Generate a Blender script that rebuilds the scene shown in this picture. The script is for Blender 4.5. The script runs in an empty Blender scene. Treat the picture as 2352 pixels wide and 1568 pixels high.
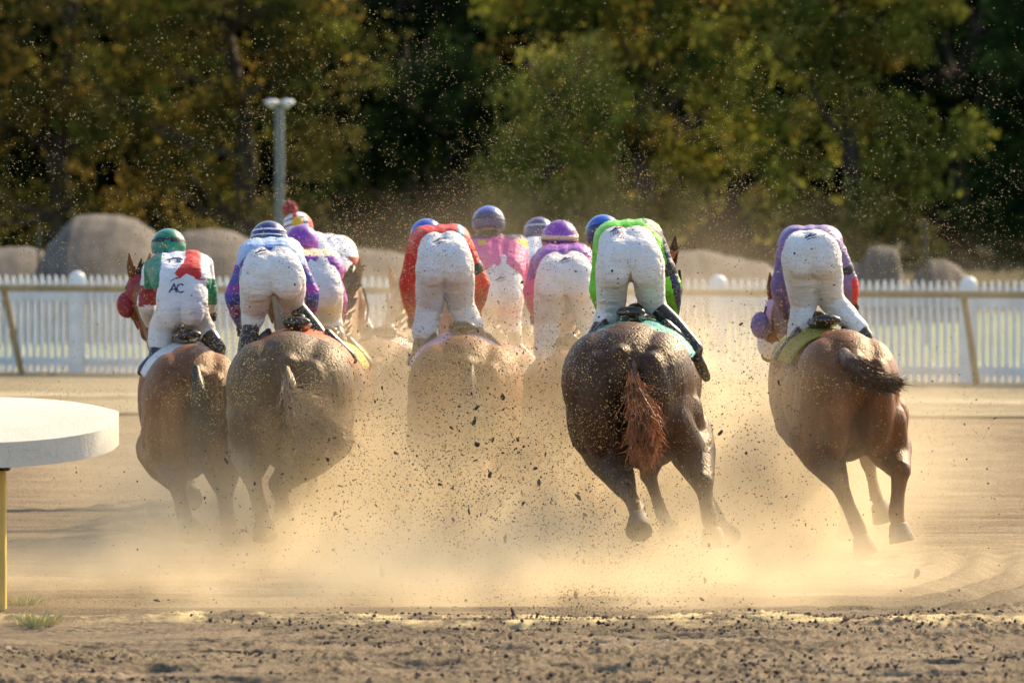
import bpy, bmesh, math, random
import numpy as np
from mathutils import Vector, Matrix
from mathutils.bvhtree import BVHTree

random.seed(7)
rng = np.random.default_rng(11)
scene = bpy.context.scene
R = math.radians

# ------------------------------------------------------------------ camera
CAM_H = 2.64
F_PX = 13067.0                      # focal length in pixels of a 2352 px wide picture
TILT = math.atan(431.0 / F_PX)
cam_data = bpy.data.cameras.new("camera")
cam_data.sensor_width = 36.0
cam_data.lens = 36.0 * F_PX / 2352.0
cam_data.clip_start = 0.5
cam_data.clip_end = 3000
cam_data.dof.use_dof = True
cam_data.dof.focus_distance = 35.9
cam_data.dof.aperture_fstop = 3.0
cam = bpy.data.objects.new("camera", cam_data)
cam.location = (0, 0, CAM_H)
cam.rotation_euler = (math.pi / 2 - TILT, 0, 0)
scene.collection.objects.link(cam)
scene.camera = cam

# ------------------------------------------------------------------ light
SUN_AZ, SUN_EL = R(38), R(33)       # azimuth from +Y (away from camera) towards +X
world = bpy.data.worlds.new("World")
scene.world = world
world.use_nodes = True
wn = world.node_tree
bg = wn.nodes["Background"]
sky = wn.nodes.new("ShaderNodeTexSky")
sky.sky_type = 'NISHITA'
sky.sun_disc = False
sky.sun_elevation = SUN_EL
sky.sun_rotation = SUN_AZ
sky.air_density = 1.0
sky.dust_density = 1.5
wn.links.new(sky.outputs[0], bg.inputs[0])
bg.inputs[1].default_value = 0.15
sun_data = bpy.data.lights.new("sun", 'SUN')
sun_data.energy = 5.0
sun_data.angle = R(0.6)
sun_data.color = (1.0, 0.77, 0.47)
sun = bpy.data.objects.new("sun", sun_data)
sv = Vector((math.sin(SUN_AZ) * math.cos(SUN_EL), math.cos(SUN_AZ) * math.cos(SUN_EL), math.sin(SUN_EL)))
sun.rotation_euler = sv.to_track_quat('Z', 'Y').to_euler()
sun.location = (20, 40, 20)
scene.collection.objects.link(sun)

vs = scene.view_settings
vs.view_transform = 'Standard'
vs.look = 'None'
vs.gamma = 1
vs.exposure = 0.8
scene.render.engine = 'CYCLES'
cy = scene.cycles
cy.use_denoising = True
cy.denoising_input_passes = 'RGB_ALBEDO_NORMAL'
cy.use_adaptive_sampling = True
cy.adaptive_threshold = 0.06
cy.max_bounces = 6
cy.diffuse_bounces = 2
cy.glossy_bounces = 2
cy.transmission_bounces = 4
cy.transparent_max_bounces = 8
cy.volume_bounces = 2
cy.volume_step_rate = 0.3
cy.volume_max_steps = 128
cy.sample_clamp_indirect = 6

# ------------------------------------------------------------------ pixel <-> world
_fw = Vector((0, math.cos(TILT), -math.sin(TILT)))
_up = Vector((0, math.sin(TILT), math.cos(TILT)))


def P(px, py, d):
    """point seen at photo pixel (2352 wide frame) at distance d along +Y"""
    v = _fw + Vector(((px - 1176) / F_PX, 0, 0)) + _up * ((784 - py) / F_PX)
    t = d / v.y
    return Vector((0, 0, CAM_H)) + v * t


def pix(co):
    q = Vector(co) - Vector((0, 0, CAM_H))
    w = q.dot(_fw)
    return 1176 + F_PX * q.x / w, 784 - F_PX * q.dot(_up) / w


# ------------------------------------------------------------------ helpers
COL = scene.collection


def tag(o, label=None, cat=None, group=None, kind=None):
    if label: o['label'] = label
    if cat: o['category'] = cat
    if group: o['group'] = group
    if kind: o['kind'] = kind
    return o


def empty(name, loc):
    o = bpy.data.objects.new(name, None)
    o.empty_display_size = 0.3
    o.location = loc
    COL.objects.link(o)
    return o


def link_mesh(name, me, mats, parent=None, loc=None):
    o = bpy.data.objects.new(name, me)
    if not isinstance(mats, (list, tuple)):
        mats = [mats]
    if len(me.materials) == 0:
        for m in mats:
            me.materials.append(m)
    COL.objects.link(o)
    if parent is not None:
        o.parent = parent
    if loc is not None:
        o.location = loc
    return o


def mesh_np(name, verts, faces, smooth=False):
    """verts (n,3) array, faces (m,k) array, k = 3 or 4"""
    verts = np.asarray(verts, dtype=np.float32)
    faces = np.asarray(faces, dtype=np.int32)
    me = bpy.data.meshes.new(name)
    me.vertices.add(len(verts))
    me.vertices.foreach_set("co", verts.ravel())
    k = faces.shape[1]
    me.loops.add(faces.size)
    me.loops.foreach_set("vertex_index", faces.ravel())
    me.polygons.add(len(faces))
    me.polygons.foreach_set("loop_start", np.arange(0, faces.size, k, dtype=np.int32))
    me.polygons.foreach_set("use_smooth", np.full(len(faces), smooth))
    me.update(calc_edges=True)
    return me


class Shape:
    """collects simple solids"""
    def __init__(self):
        self.v = []; self.f = []

    def add(self, vs, fs):
        n = len(self.v)
        self.v += [tuple(v) for v in vs]
        self.f += [tuple(i + n for i in f) for f in fs]
        return self

    def box(self, c, s, rot=None):
        c = Vector(c)
        pts = []
        for z in (-1, 1):
            for (x, y) in ((-1, -1), (1, -1), (1, 1), (-1, 1)):
                p = Vector((x * s[0] / 2, y * s[1] / 2, z * s[2] / 2))
                if rot is not None: p = rot @ p
                pts.append(c + p)
        return self.add(pts, [(3, 2, 1, 0), (4, 5, 6, 7), (0, 1, 5, 4), (1, 2, 6, 5), (2, 3, 7, 6), (3, 0, 4, 7)])

    def cap(self, a, b, ra, rb, seg=14, flat=None):
        """tapered capsule; flat=(axis vector, factor) squeezes the section"""
        a = Vector(a); b = Vector(b)
        ax = b - a
        L = ax.length
        if L < 1e-5:
            ax = Vector((0, 0, 1)); L = 1e-5
        else:
            ax = ax / L
        u = ax.cross(Vector((0, 0, 1)))
        if u.length < 0.1: u = ax.cross(Vector((1, 0, 0)))
        u.normalize(); w = ax.cross(u)
        prof = []
        for k in range(1, 5):
            t = math.pi / 2 * k / 4
            prof.append((-ra * math.cos(t), ra * math.sin(t)))
        for k in range(0, 4):
            t = math.pi / 2 * k / 4
            prof.append((L + rb * math.sin(t), rb * math.cos(t)))
        vs = [a - ax * ra]
        for (h, r) in prof:
            for s in range(seg):
                t = 2 * math.pi * s / seg
                o = (u * math.cos(t) + w * math.sin(t)) * r
                if flat is not None:
                    fa = flat[0]
                    o = o - fa * o.dot(fa) * (1 - flat[1])
                vs.append(a + ax * h + o)
        vs.append(b + ax * rb)
        fs = []
        for s in range(seg):
            fs.append((0, 1 + (s + 1) % seg, 1 + s))
        for k in range(len(prof) - 1):
            for s in range(seg):
                p = 1 + k * seg; q = p + seg; s2 = (s + 1) % seg
                fs.append((p + s, p + s2, q + s2, q + s))
        e = len(vs) - 1; p = 1 + (len(prof) - 1) * seg
        for s in range(seg):
            fs.append((e, p + s, p + (s + 1) % seg))
        return self.add(vs, fs)

    def ell(self, c, r, rot=None, seg=18, ring=11):
        c = Vector(c)
        vs = [None]
        def pt(x, y, z):
            p = Vector((x * r[0], y * r[1], z * r[2]))
            if rot is not None: p = rot @ p
            return c + p
        vs[0] = pt(0, 0, 1)
        for k in range(1, ring):
            t = math.pi * k / ring
            for s in range(seg):
                a = 2 * math.pi * s / seg
                vs.append(pt(math.sin(t) * math.cos(a), math.sin(t) * math.sin(a), math.cos(t)))
        vs.append(pt(0, 0, -1))
        fs = [(0, 1 + s, 1 + (s + 1) % seg) for s in range(seg)]
        for k in range(ring - 2):
            for s in range(seg):
                p = 1 + k * seg; q = p + seg; s2 = (s + 1) % seg
                fs.append((p + s, q + s, q + s2, p + s2))
        e = len(vs) - 1; p = 1 + (ring - 2) * seg
        fs += [(e, p + (s + 1) % seg, p + s) for s in range(seg)]
        return self.add(vs, fs)

    def tube(self, pts, rad, seg=10):
        for i in range(len(pts) - 1):
            ra = rad[i] if isinstance(rad, (list, tuple)) else rad
            rb = rad[i + 1] if isinstance(rad, (list, tuple)) else rad
            self.cap(pts[i], pts[i + 1], ra, rb, seg)
        return self

    def mesh(self, name, off=None, smooth=True):
        me = bpy.data.meshes.new(name)
        vs = self.v
        if off is not None:
            vs = [(v[0] - off[0], v[1] - off[1], v[2] - off[2]) for v in vs]
        me.from_pydata(vs, [], self.f)
        me.polygons.foreach_set("use_smooth", [smooth] * len(me.polygons))
        me.update()
        return me

    def build(self, name, mats, parent=None, off=None, smooth=True):
        if off is None and parent is not None:
            off = parent.location
        return link_mesh(name, self.mesh(name, off, smooth), mats, parent)

    def organic(self, name, mats, parent=None, off=None, voxel=0.02, smooth=6, fac=0.5):
        """union of all solids as ONE smooth continuous surface"""
        if off is None and parent is not None:
            off = parent.location
        me = self.mesh("raw", off, False)
        o = bpy.data.objects.new("raw", me)
        COL.objects.link(o)
        m = o.modifiers.new("r", 'REMESH'); m.mode = 'VOXEL'; m.voxel_size = voxel
        s = o.modifiers.new("s", 'SMOOTH'); s.iterations = smooth; s.factor = fac
        dg = bpy.context.evaluated_depsgraph_get()
        dg.update()
        me2 = bpy.data.meshes.new_from_object(o.evaluated_get(dg))
        bpy.data.objects.remove(o)
        bpy.data.meshes.remove(me)
        me2.name = name
        me2.materials.clear()
        me2.polygons.foreach_set("use_smooth", [True] * len(me2.polygons))
        me2.update()
        return link_mesh(name, me2, mats, parent)


def paint(o, fn, origin):
    """give every face the material slot fn(px, py, world centre) of the coloured panel it lies in"""
    me = o.data
    idx = [0] * len(me.polygons)
    for i, p in enumerate(me.polygons):
        w = Vector(p.center) + Vector(origin)
        x, y = pix(w)
        idx[i] = fn(x, y, w)
    me.polygons.foreach_set("material_index", idx)


# ------------------------------------------------------------------ noise (numpy, for geometry)
def vnoise(x, y, seed=0):
    xi = np.floor(x).astype(np.int64); yi = np.floor(y).astype(np.int64)
    xf = x - xi; yf = y - yi
    def h(a, b):
        n = (a * 374761393 + b * 668265263 + seed * 982451653) & 0xffffffff
        n = ((n ^ (n >> 13)) * 1274126177) & 0xffffffff
        return ((n ^ (n >> 16)) & 0xffff) / 65535.0
    u = xf * xf * (3 - 2 * xf); v = yf * yf * (3 - 2 * yf)
    return (h(xi, yi) * (1 - u) + h(xi + 1, yi) * u) * (1 - v) + (h(xi, yi + 1) * (1 - u) + h(xi + 1, yi + 1) * u) * v


def fbm(x, y, seed=0, oct=4):
    s = 0; a = 0.5; t = 0
    for k in range(oct):
        s = s + a * vnoise(x * 2 ** k, y * 2 ** k, seed + k * 17); t += a; a *= 0.55
    return s / t


# ------------------------------------------------------------------ materials
def new_mat(name):
    m = bpy.data.materials.new(name)
    m.use_nodes = True
    nt = m.node_tree
    return m, nt, nt.nodes["Principled BSDF"]


def ramp(nt, fac, stops):
    r = nt.nodes.new("ShaderNodeValToRGB")
    el = r.color_ramp.elements
    el[0].position = stops[0][0]; el[0].color = (*stops[0][1], 1)
    el[1].position = stops[1][0]; el[1].color = (*stops[1][1], 1)
    for p, c in stops[2:]:
        e = el.new(p); e.color = (*c, 1)
    nt.links.new(fac, r.inputs[0])
    return r.outputs[0]


def noise(nt, scale, detail=4, rough=0.55, vec=None, mapping=None):
    tc = nt.nodes.new("ShaderNodeTexCoord")
    v = tc.outputs["Object"]
    if mapping is not None:
        mp = nt.nodes.new("ShaderNodeMapping")
        mp.inputs["Scale"].default_value = mapping
        nt.links.new(v, mp.inputs[0]); v = mp.outputs[0]
    n = nt.nodes.new("ShaderNodeTexNoise")
    n.inputs["Scale"].default_value = scale
    n.inputs["Detail"].default_value = detail
    n.inputs["Roughness"].default_value = rough
    nt.links.new(v, n.inputs["Vector"])
    return n.outputs["Fac"]


def bump(nt, bsdf, fac, strength, dist):
    b = nt.nodes.new("ShaderNodeBump")
    b.inputs["Strength"].default_value = strength
    b.inputs["Distance"].default_value = dist
    nt.links.new(fac, b.inputs["Height"])
    nt.links.new(b.outputs[0], bsdf.inputs["Normal"])
    return b


def scale_col(c, k):
    return tuple(max(0.0, min(1.0, a * k)) for a in c)


_cloth = {}
def cloth(name, col, spots=0.0, rough=0.75, dusty=0.12, translucent=0.0):
    if name in _cloth: return _cloth[name]
    m, nt, b = new_mat(name)
    dust = (0.42, 0.33, 0.22)
    mix = tuple(c * (1 - dusty) + d * dusty for c, d in zip(col, dust))
    mix2 = tuple(c * (1 - dusty * 2.2) + d * dusty * 2.2 for c, d in zip(col, dust))
    base = ramp(nt, noise(nt, 9, 6, 0.65), [(0.35, col), (0.55, mix), (0.8, mix2)])
    if spots > 0:                       # splashes of thrown dirt
        tc = nt.nodes.new("ShaderNodeTexCoord")
        vo = nt.nodes.new("ShaderNodeTexVoronoi")
        vo.inputs["Scale"].default_value = 26
        vo.inputs["Randomness"].default_value = 1.0
        nt.links.new(tc.outputs["Object"], vo.inputs["Vector"])
        th = nt.nodes.new("ShaderNodeMath"); th.operation = 'LESS_THAN'
        mm = nt.nodes.new("ShaderNodeMath"); mm.operation = 'MULTIPLY'
        sx = nt.nodes.new("ShaderNodeSeparateColor")
        nt.links.new(vo.outputs["Color"], sx.inputs[0])
        pw = nt.nodes.new("ShaderNodeMath"); pw.operation = 'POWER'
        nt.links.new(sx.outputs[0], pw.inputs[0]); pw.inputs[1].default_value = 5.0
        mm.inputs[1].default_value = 0.25 * spots
        nt.links.new(pw.outputs[0], mm.inputs[0])
        nt.links.new(vo.outputs["Distance"], th.inputs[0])
        nt.links.new(mm.outputs[0], th.inputs[1])
        mx = nt.nodes.new("ShaderNodeMix"); mx.data_type = 'RGBA'
        nt.links.new(th.outputs[0], mx.inputs[0])
        nt.links.new(base, mx.inputs[6])
        mx.inputs[7].default_value = (0.05, 0.03, 0.025, 1)
        base = mx.outputs[2]
    nt.links.new(base, b.inputs["Base Color"])
    b.inputs["Roughness"].default_value = rough
    b.inputs["Sheen Weight"].default_value = 0.0
    b.inputs["Specular IOR Level"].default_value = 0.3
    # folds
    n1 = noise(nt, 13, 4, 0.6, mapping=(0.8, 1.0, 2.2))
    n2 = noise(nt, 240, 2, 0.5)
    ad = nt.nodes.new("ShaderNodeMath"); ad.operation = 'MULTIPLY_ADD'
    nt.links.new(n2, ad.inputs[0]); ad.inputs[1].default_value = 0.03
    nt.links.new(n1, ad.inputs[2])
    bump(nt, b, ad.outputs[0], 0.85, 0.032)
    _cloth[name] = m
    return m


def coat(name, dark, light, rough=0.42, point=None):
    """horse hair: base colour drifting from dark to light over the body"""
    m, nt, b = new_mat(name)
    c = ramp(nt, noise(nt, 2.2, 5, 0.6), [(0.3, dark), (0.75, light)])
    # fine dust lying in the coat
    sp = nt.nodes.new("ShaderNodeMix"); sp.data_type = 'RGBA'
    f = ramp(nt, noise(nt, 75, 3, 0.7), [(0.56, (0, 0, 0)), (0.70, (0.5, 0.5, 0.5))])
    nt.links.new(f, sp.inputs[0]); nt.links.new(c, sp.inputs[6])
    sp.inputs[7].default_value = (0.30, 0.22, 0.11, 1)
    nt.links.new(sp.outputs[2], b.inputs["Base Color"])
    b.inputs["Roughness"].default_value = rough
    b.inputs["Specular IOR Level"].default_value = 0.38
    b.inputs["Specular Tint"].default_value = (1.0, 0.82, 0.62, 1)
    hair = noise(nt, 60, 3, 0.6, mapping=(1.0, 1.0, 0.22))
    bump(nt, b, hair, 0.7, 0.014)
    return m


def plain(name, col, rough=0.5, var=0.15, scale=8, metal=0.0, bmp=0.0, coatw=0.0):
    m, nt, b = new_mat(name)
    c = ramp(nt, noise(nt, scale, 5, 0.6), [(0.3, scale_col(col, 1 - var)), (0.7, scale_col(col, 1 + var))])
    nt.links.new(c, b.inputs["Base Color"])
    b.inputs["Roughness"].default_value = rough
    b.inputs["Metallic"].default_value = metal
    b.inputs["Coat Weight"].default_value = coatw
    if bmp: bump(nt, b, noise(nt, scale * 6, 4), bmp, 0.01)
    return m


M_WHITE = cloth("white_cloth", (0.80, 0.79, 0.79), spots=1.0, dusty=0.16)
M_WHITE2 = cloth("white_silk", (0.80, 0.82, 0.86), spots=0.5, rough=0.5, dusty=0.06)
M_GREEN = cloth("green_silk", (0.0, 0.22, 0.12), rough=0.5)
M_RED = cloth("red_silk", (0.62, 0.025, 0.02), rough=0.55, dusty=0.04)
M_DRED = cloth("dark_red_silk", (0.30, 0.01, 0.03), rough=0.5)
M_LBLUE = cloth("light_blue_silk", (0.35, 0.50, 0.78), rough=0.5, dusty=0.05)
M_BLUE = cloth("blue_silk", (0.04, 0.07, 0.42), rough=0.5)
M_PURP = cloth("purple_silk", (0.26, 0.05, 0.42), rough=0.5, dusty=0.08)
M_MAGE = cloth("magenta_silk", (0.52, 0.10, 0.45), rough=0.5, dusty=0.08)
M_PINK = cloth("pink_silk", (0.74, 0.07, 0.32), rough=0.5, dusty=0.05)
M_NAVY = cloth("navy_silk", (0.018, 0.022, 0.10), rough=0.5)
M_LIME = cloth("lime_silk", (0.16, 0.62, 0.03), rough=0.45, dusty=0.04)
M_CREAM = cloth("cream_silk", (0.72, 0.58, 0.38), rough=0.5)
M_LAV = cloth("lavender_silk", (0.20, 0.14, 0.36), rough=0.5, dusty=0.08)
M_ORANGE = cloth("orange_cloth", (0.75, 0.12, 0.04), rough=0.6)
M_TEAL = cloth("teal_cloth", (0.05, 0.38, 0.36), rough=0.6)
M_LILAC = cloth("lilac_cloth", (0.62, 0.42, 0.62), rough=0.6)
M_OLIVE = cloth("olive_cloth", (0.30, 0.28, 0.03), rough=0.7)
M_YELL = cloth("yellow_cloth", (0.80, 0.50, 0.02), rough=0.6, dusty=0.03)
M_TEALS = cloth("cyan_silk", (0.02, 0.30, 0.45), rough=0.5)
M_BOOT = plain("black_leather", (0.022, 0.02, 0.02), 0.35, 0.4, 20, coatw=0.3)
M_TANB = plain("tan_leather", (0.22, 0.12, 0.06), 0.5, 0.3, 20)
M_SKIN = plain("skin", (0.42, 0.24, 0.16), 0.5, 0.1, 12)
M_HAIR = plain("brown_hair", (0.05, 0.03, 0.02), 0.6, 0.3, 40)
M_RUBBER = plain("black_rubber", (0.02, 0.02, 0.022), 0.6, 0.3, 20)
M_H_NAVY = plain("helmet_navy", (0.025, 0.03, 0.15), 0.35, 0.3, 30, coatw=0.3)
M_H_BLUE = plain("helmet_blue", (0.02, 0.12, 0.50), 0.35, 0.3, 30, coatw=0.3)
M_H_GREEN = plain("helmet_green", (0.0, 0.20, 0.12), 0.4, 0.2, 30, coatw=0.3)
M_H_PURP = plain("helmet_purple", (0.24, 0.04, 0.42), 0.4, 0.25, 30, coatw=0.3)
M_HOOF = plain("hoof_horn", (0.05, 0.04, 0.03), 0.6, 0.4, 30, bmp=0.4)
M_INK = plain("navy_print", (0.012, 0.02, 0.12), 0.7, 0.1, 10)
M_INKR = plain("red_print", (0.45, 0.03, 0.06), 0.7, 0.1, 10)


# ------------------------------------------------------------------ ground
def sand_mat(name, c1, c2, c3, stripes=0.0, scale=3.0, moist=False):
    m, nt, b = new_mat(name)
    n = noise(nt, scale, 8, 0.65, mapping=(0.35, 1.0, 1.0))
    base = ramp(nt, n, [(0.30, c1), (0.52, c2), (0.78, c3)])
    n2 = noise(nt, 70, 5, 0.75)
    mx = nt.nodes.new("ShaderNodeMix"); mx.data_type = 'RGBA'; mx.blend_type = 'MULTIPLY'
    mx.inputs[0].default_value = 0.75
    g = ramp(nt, n2, [(0.36, (0.32, 0.29, 0.28)), (0.60, (1.25, 1.22, 1.15))])
    nt.links.new(base, mx.inputs[6]); nt.links.new(g, mx.inputs[7])
    colout = mx.outputs[2]
    if moist:                           # moist dark clods turned up near the rail, a painted sunlit streak behind them
        tc = nt.nodes.new("ShaderNodeTexCoord"); sp = nt.nodes.new("ShaderNodeSeparateXYZ")
        nt.links.new(tc.outputs["Object"], sp.inputs[0])
        mr = nt.nodes.new("ShaderNodeMapRange")
        mr.inputs["From Min"].default_value = 33.6; mr.inputs["From Max"].default_value = 31.2
        nt.links.new(sp.outputs[1], mr.inputs[0])
        pn = ramp(nt, noise(nt, 1.5, 7, 0.68, mapping=(0.55, 1.6, 1.0)), [(0.46, (0, 0, 0)), (0.56, (1, 1, 1))])
        fn = ramp(nt, noise(nt, 26, 4, 0.7, mapping=(0.7, 1.0, 1.0)), [(0.46, (0, 0, 0)), (0.56, (1, 1, 1))])
        m1 = nt.nodes.new("ShaderNodeMath"); m1.operation = 'MULTIPLY'
        m2 = nt.nodes.new("ShaderNodeMath"); m2.operation = 'MULTIPLY'
        nt.links.new(pn, m1.inputs[0]); nt.links.new(fn, m1.inputs[1])
        nt.links.new(m1.outputs[0], m2.inputs[0]); nt.links.new(mr.outputs[0], m2.inputs[1])
        m3 = nt.nodes.new("ShaderNodeMix"); m3.data_type = 'RGBA'
        nt.links.new(m2.outputs[0], m3.inputs[0]); nt.links.new(colout, m3.inputs[6]); m3.inputs[7].default_value = (0.06, 0.048, 0.042, 1)
        # sunlit crest painted in as pale yellow: distance from a gently wandering line
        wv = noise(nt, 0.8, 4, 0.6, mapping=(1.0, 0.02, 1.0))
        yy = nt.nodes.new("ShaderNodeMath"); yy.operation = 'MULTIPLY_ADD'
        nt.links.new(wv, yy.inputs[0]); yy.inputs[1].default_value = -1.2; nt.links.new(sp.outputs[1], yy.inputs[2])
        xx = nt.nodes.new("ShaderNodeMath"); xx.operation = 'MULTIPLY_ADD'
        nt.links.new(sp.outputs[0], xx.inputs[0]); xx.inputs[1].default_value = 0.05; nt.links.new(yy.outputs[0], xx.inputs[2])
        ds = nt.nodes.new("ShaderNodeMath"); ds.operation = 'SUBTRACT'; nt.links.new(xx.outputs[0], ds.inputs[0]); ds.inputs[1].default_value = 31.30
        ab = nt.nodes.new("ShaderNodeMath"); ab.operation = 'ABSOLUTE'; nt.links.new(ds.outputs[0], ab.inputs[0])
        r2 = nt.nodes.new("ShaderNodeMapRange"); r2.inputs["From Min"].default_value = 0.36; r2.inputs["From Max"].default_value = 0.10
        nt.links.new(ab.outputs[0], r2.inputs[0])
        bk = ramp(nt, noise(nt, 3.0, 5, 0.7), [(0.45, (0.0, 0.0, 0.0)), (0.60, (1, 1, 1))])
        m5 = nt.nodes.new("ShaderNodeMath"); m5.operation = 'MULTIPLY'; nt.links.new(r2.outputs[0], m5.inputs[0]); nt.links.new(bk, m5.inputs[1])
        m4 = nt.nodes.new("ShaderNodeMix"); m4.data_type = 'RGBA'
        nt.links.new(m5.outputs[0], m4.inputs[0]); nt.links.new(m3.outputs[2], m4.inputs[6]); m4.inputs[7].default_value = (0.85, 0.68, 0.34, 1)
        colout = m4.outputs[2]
    nt.links.new(colout, b.inputs["Base Color"])
    b.inputs["Roughness"].default_value = 0.95
    b.inputs["Specular IOR Level"].default_value = 0.15
    bump(nt, b, n2, 0.7, 0.03)
    return m


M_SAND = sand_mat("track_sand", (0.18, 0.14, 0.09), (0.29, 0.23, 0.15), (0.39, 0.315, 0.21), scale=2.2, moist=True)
M_VERGE = sand_mat("dry_verge", (0.20, 0.18, 0.10), (0.36, 0.31, 0.20), (0.50, 0.44, 0.32), scale=1.6)
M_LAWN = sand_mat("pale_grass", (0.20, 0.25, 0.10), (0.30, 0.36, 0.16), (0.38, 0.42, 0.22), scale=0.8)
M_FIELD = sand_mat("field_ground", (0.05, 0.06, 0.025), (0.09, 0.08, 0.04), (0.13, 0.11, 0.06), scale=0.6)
M_PALE = sand_mat("pale_sand", (0.40, 0.33, 0.22), (0.52, 0.44, 0.30), (0.60, 0.52, 0.38), scale=2.5)


def axis(parts):
    out = []
    for a, b, st in parts:
        n = max(1, int(round((b - a) / st)))
        out += list(np.linspace(a, b, n, endpoint=False))
    out.append(parts[-1][1])
    return np.array(out)


def near_edge(x):          # where the churned strip near the camera ends
    return 31.9 - 0.05 * x


def ground_height(X, Y):
    h = 0.035 * (fbm(X * 0.35, Y * 0.9, 3, 3) - 0.5)
    # harrow lines running along the track
    bend = Y + 0.012 * (X - 1) ** 2 * np.where(X > 1, 2.2, 0.3) * np.exp(-np.maximum(Y - 34, 0) / 12)
    fade = np.clip((Y - 31.5) / 2, 0, 1)
    h += fade * 0.022 * np.sin(bend * 2 * math.pi / 0.33 + 2.5 * fbm(X * 0.4, Y * 0.6, 5, 2))
    h += fade * 0.012 * (fbm(X * 1.6, Y * 5.0, 9, 3) - 0.5)
    # arcs left by the harrow where it turned, on the right
    rr = np.sqrt((X - 1.2) ** 2 + ((Y - 37.5) * 0.42) ** 2)
    h += np.clip((X - 2.2) * 2, 0, 1) * np.clip((Y - 31.8) * 1.5, 0, 1) * np.clip((38 - Y) / 2, 0, 1) * 0.030 * np.sin(rr * 2 * math.pi / 0.26 + 1.5 * fbm(X, Y * .4, 15, 2))
    # clods and hoof marks, strongest near the camera
    k = np.clip((33.2 + 0.35 * np.maximum(X, 0) - Y) / 2.5, 0.12, 1)
    left = np.clip((-X - 1.3 + (31.0 - Y) * 0.55) * 1.2, 0, 1) * np.clip((Y - 30.0) * 1.3, 0, 1)   # smooth sand by the rail post
    k = k * (1 - 0.85 * left)
    n1 = fbm(X * 2.2, Y * 3.4, 21, 4)
    n2 = fbm(X * 30, Y * 19, 33, 3)
    n3 = vnoise(X * 44, Y * 28, 44)
    n4 = vnoise(X * 60, Y * 40, 45)
    h += k * (0.018 * np.clip((n1 - 0.50) * 4, 0, 1) + 0.011 * np.clip((n2 - 0.52) * 6, 0, 1.2) * (0.3 + 1.4 * np.clip((n1 - .42) * 4, 0, 1)) + 0.009 * n3 + 0.006 * n4)
    h -= k * 0.06 * np.clip((0.41 - n1) * 5, 0, 1)
    # low crest catching the light
    e = Y - near_edge(X) - 0.25 * (fbm(X * 1.4, X * 0 + 3, 12, 3) - 0.5)
    h += 0.055 * np.exp(-(e / 0.26) ** 2) * (0.3 + 1.2 * fbm(X * 2, X * 0 + 1, 8, 3))
    return h


xs = axis([(-70, -8, 2.0), (-8, -3.4, 0.12), (-3.4, 3.4, 0.0115), (3.4, 8, 0.12), (8, 70, 2.0)])
ys = axis([(20, 27.6, 0.4), (27.6, 33.2, 0.019), (33.5, 42, 0.07), (42, 57.2, 0.14)])
X, Y = np.meshgrid(xs, ys)
Z = ground_height(X, Y)
nx, ny = len(xs), len(ys)
V = np.stack([X, Y, Z], -1).reshape(-1, 3)
ii, jj = np.meshgrid(np.arange(nx - 1), np.arange(ny - 1))
a0 = (jj * nx + ii).ravel()
Fq = np.stack([a0, a0 + 1, a0 + nx + 1, a0 + nx], -1)
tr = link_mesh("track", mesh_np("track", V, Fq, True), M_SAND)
tag(tr, "brown harrowed sand of the race track, churned in the foreground", "ground", kind="structure")


def sheet(name, x0, x1, y0, y1, z, mat, label, wob=0.0, n=60, slope=0.0):
    s = Shape()
    top = []; bot = []
    for i in range(n + 1):
        x = x0 + (x1 - x0) * i / n
        w = wob * (float(fbm(np.array([x * 1.3]), np.array([y0]), 4, 3)[0]) - 0.5)
        w2 = wob * (float(fbm(np.array([x * 1.1]), np.array([y1]), 6, 3)[0]) - 0.5)
        bot.append((x, y0 + w + slope * x, z)); top.append((x, y1 + w2 + slope * x, z))
    s.v = bot + top
    s.f = [(i, i + 1, n + 2 + i, n + 1 + i) for i in range(n)]
    o = s.build(name, mat, smooth=False)
    return tag(o, label, "ground", kind="structure")


FS = -0.185          # the fence and verge run slightly nearer on the right
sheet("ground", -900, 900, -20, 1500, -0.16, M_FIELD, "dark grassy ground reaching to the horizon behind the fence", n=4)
sheet("verge", -75, 75, 57.0, 70, 0.03, M_VERGE, "dry sandy grass verge between track and fence", wob=0.5, n=300, slope=FS * 0.6)
sheet("path", -75, 75, 60.3, 61.3, 0.036, M_PALE, "pale sand strip along the verge", wob=1.6, n=500, slope=FS * 0.8)

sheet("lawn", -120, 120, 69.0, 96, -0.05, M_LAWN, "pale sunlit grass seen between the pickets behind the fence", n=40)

# ------------------------------------------------------------------ picket fence
M_PAINT = plain("white_paint", (0.70, 0.74, 0.74), 0.55, 0.12, 5, bmp=0.1)
M_RAILP = plain("weathered_rail", (0.30, 0.23, 0.11), 0.6, 0.25, 6)


def fence_pt(px, z=0.0):
    d = 68.2 - (px / 2352.0) * 3.4
    x = (px - 1176) / F_PX * d
    return Vector((x, d, z))


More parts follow.
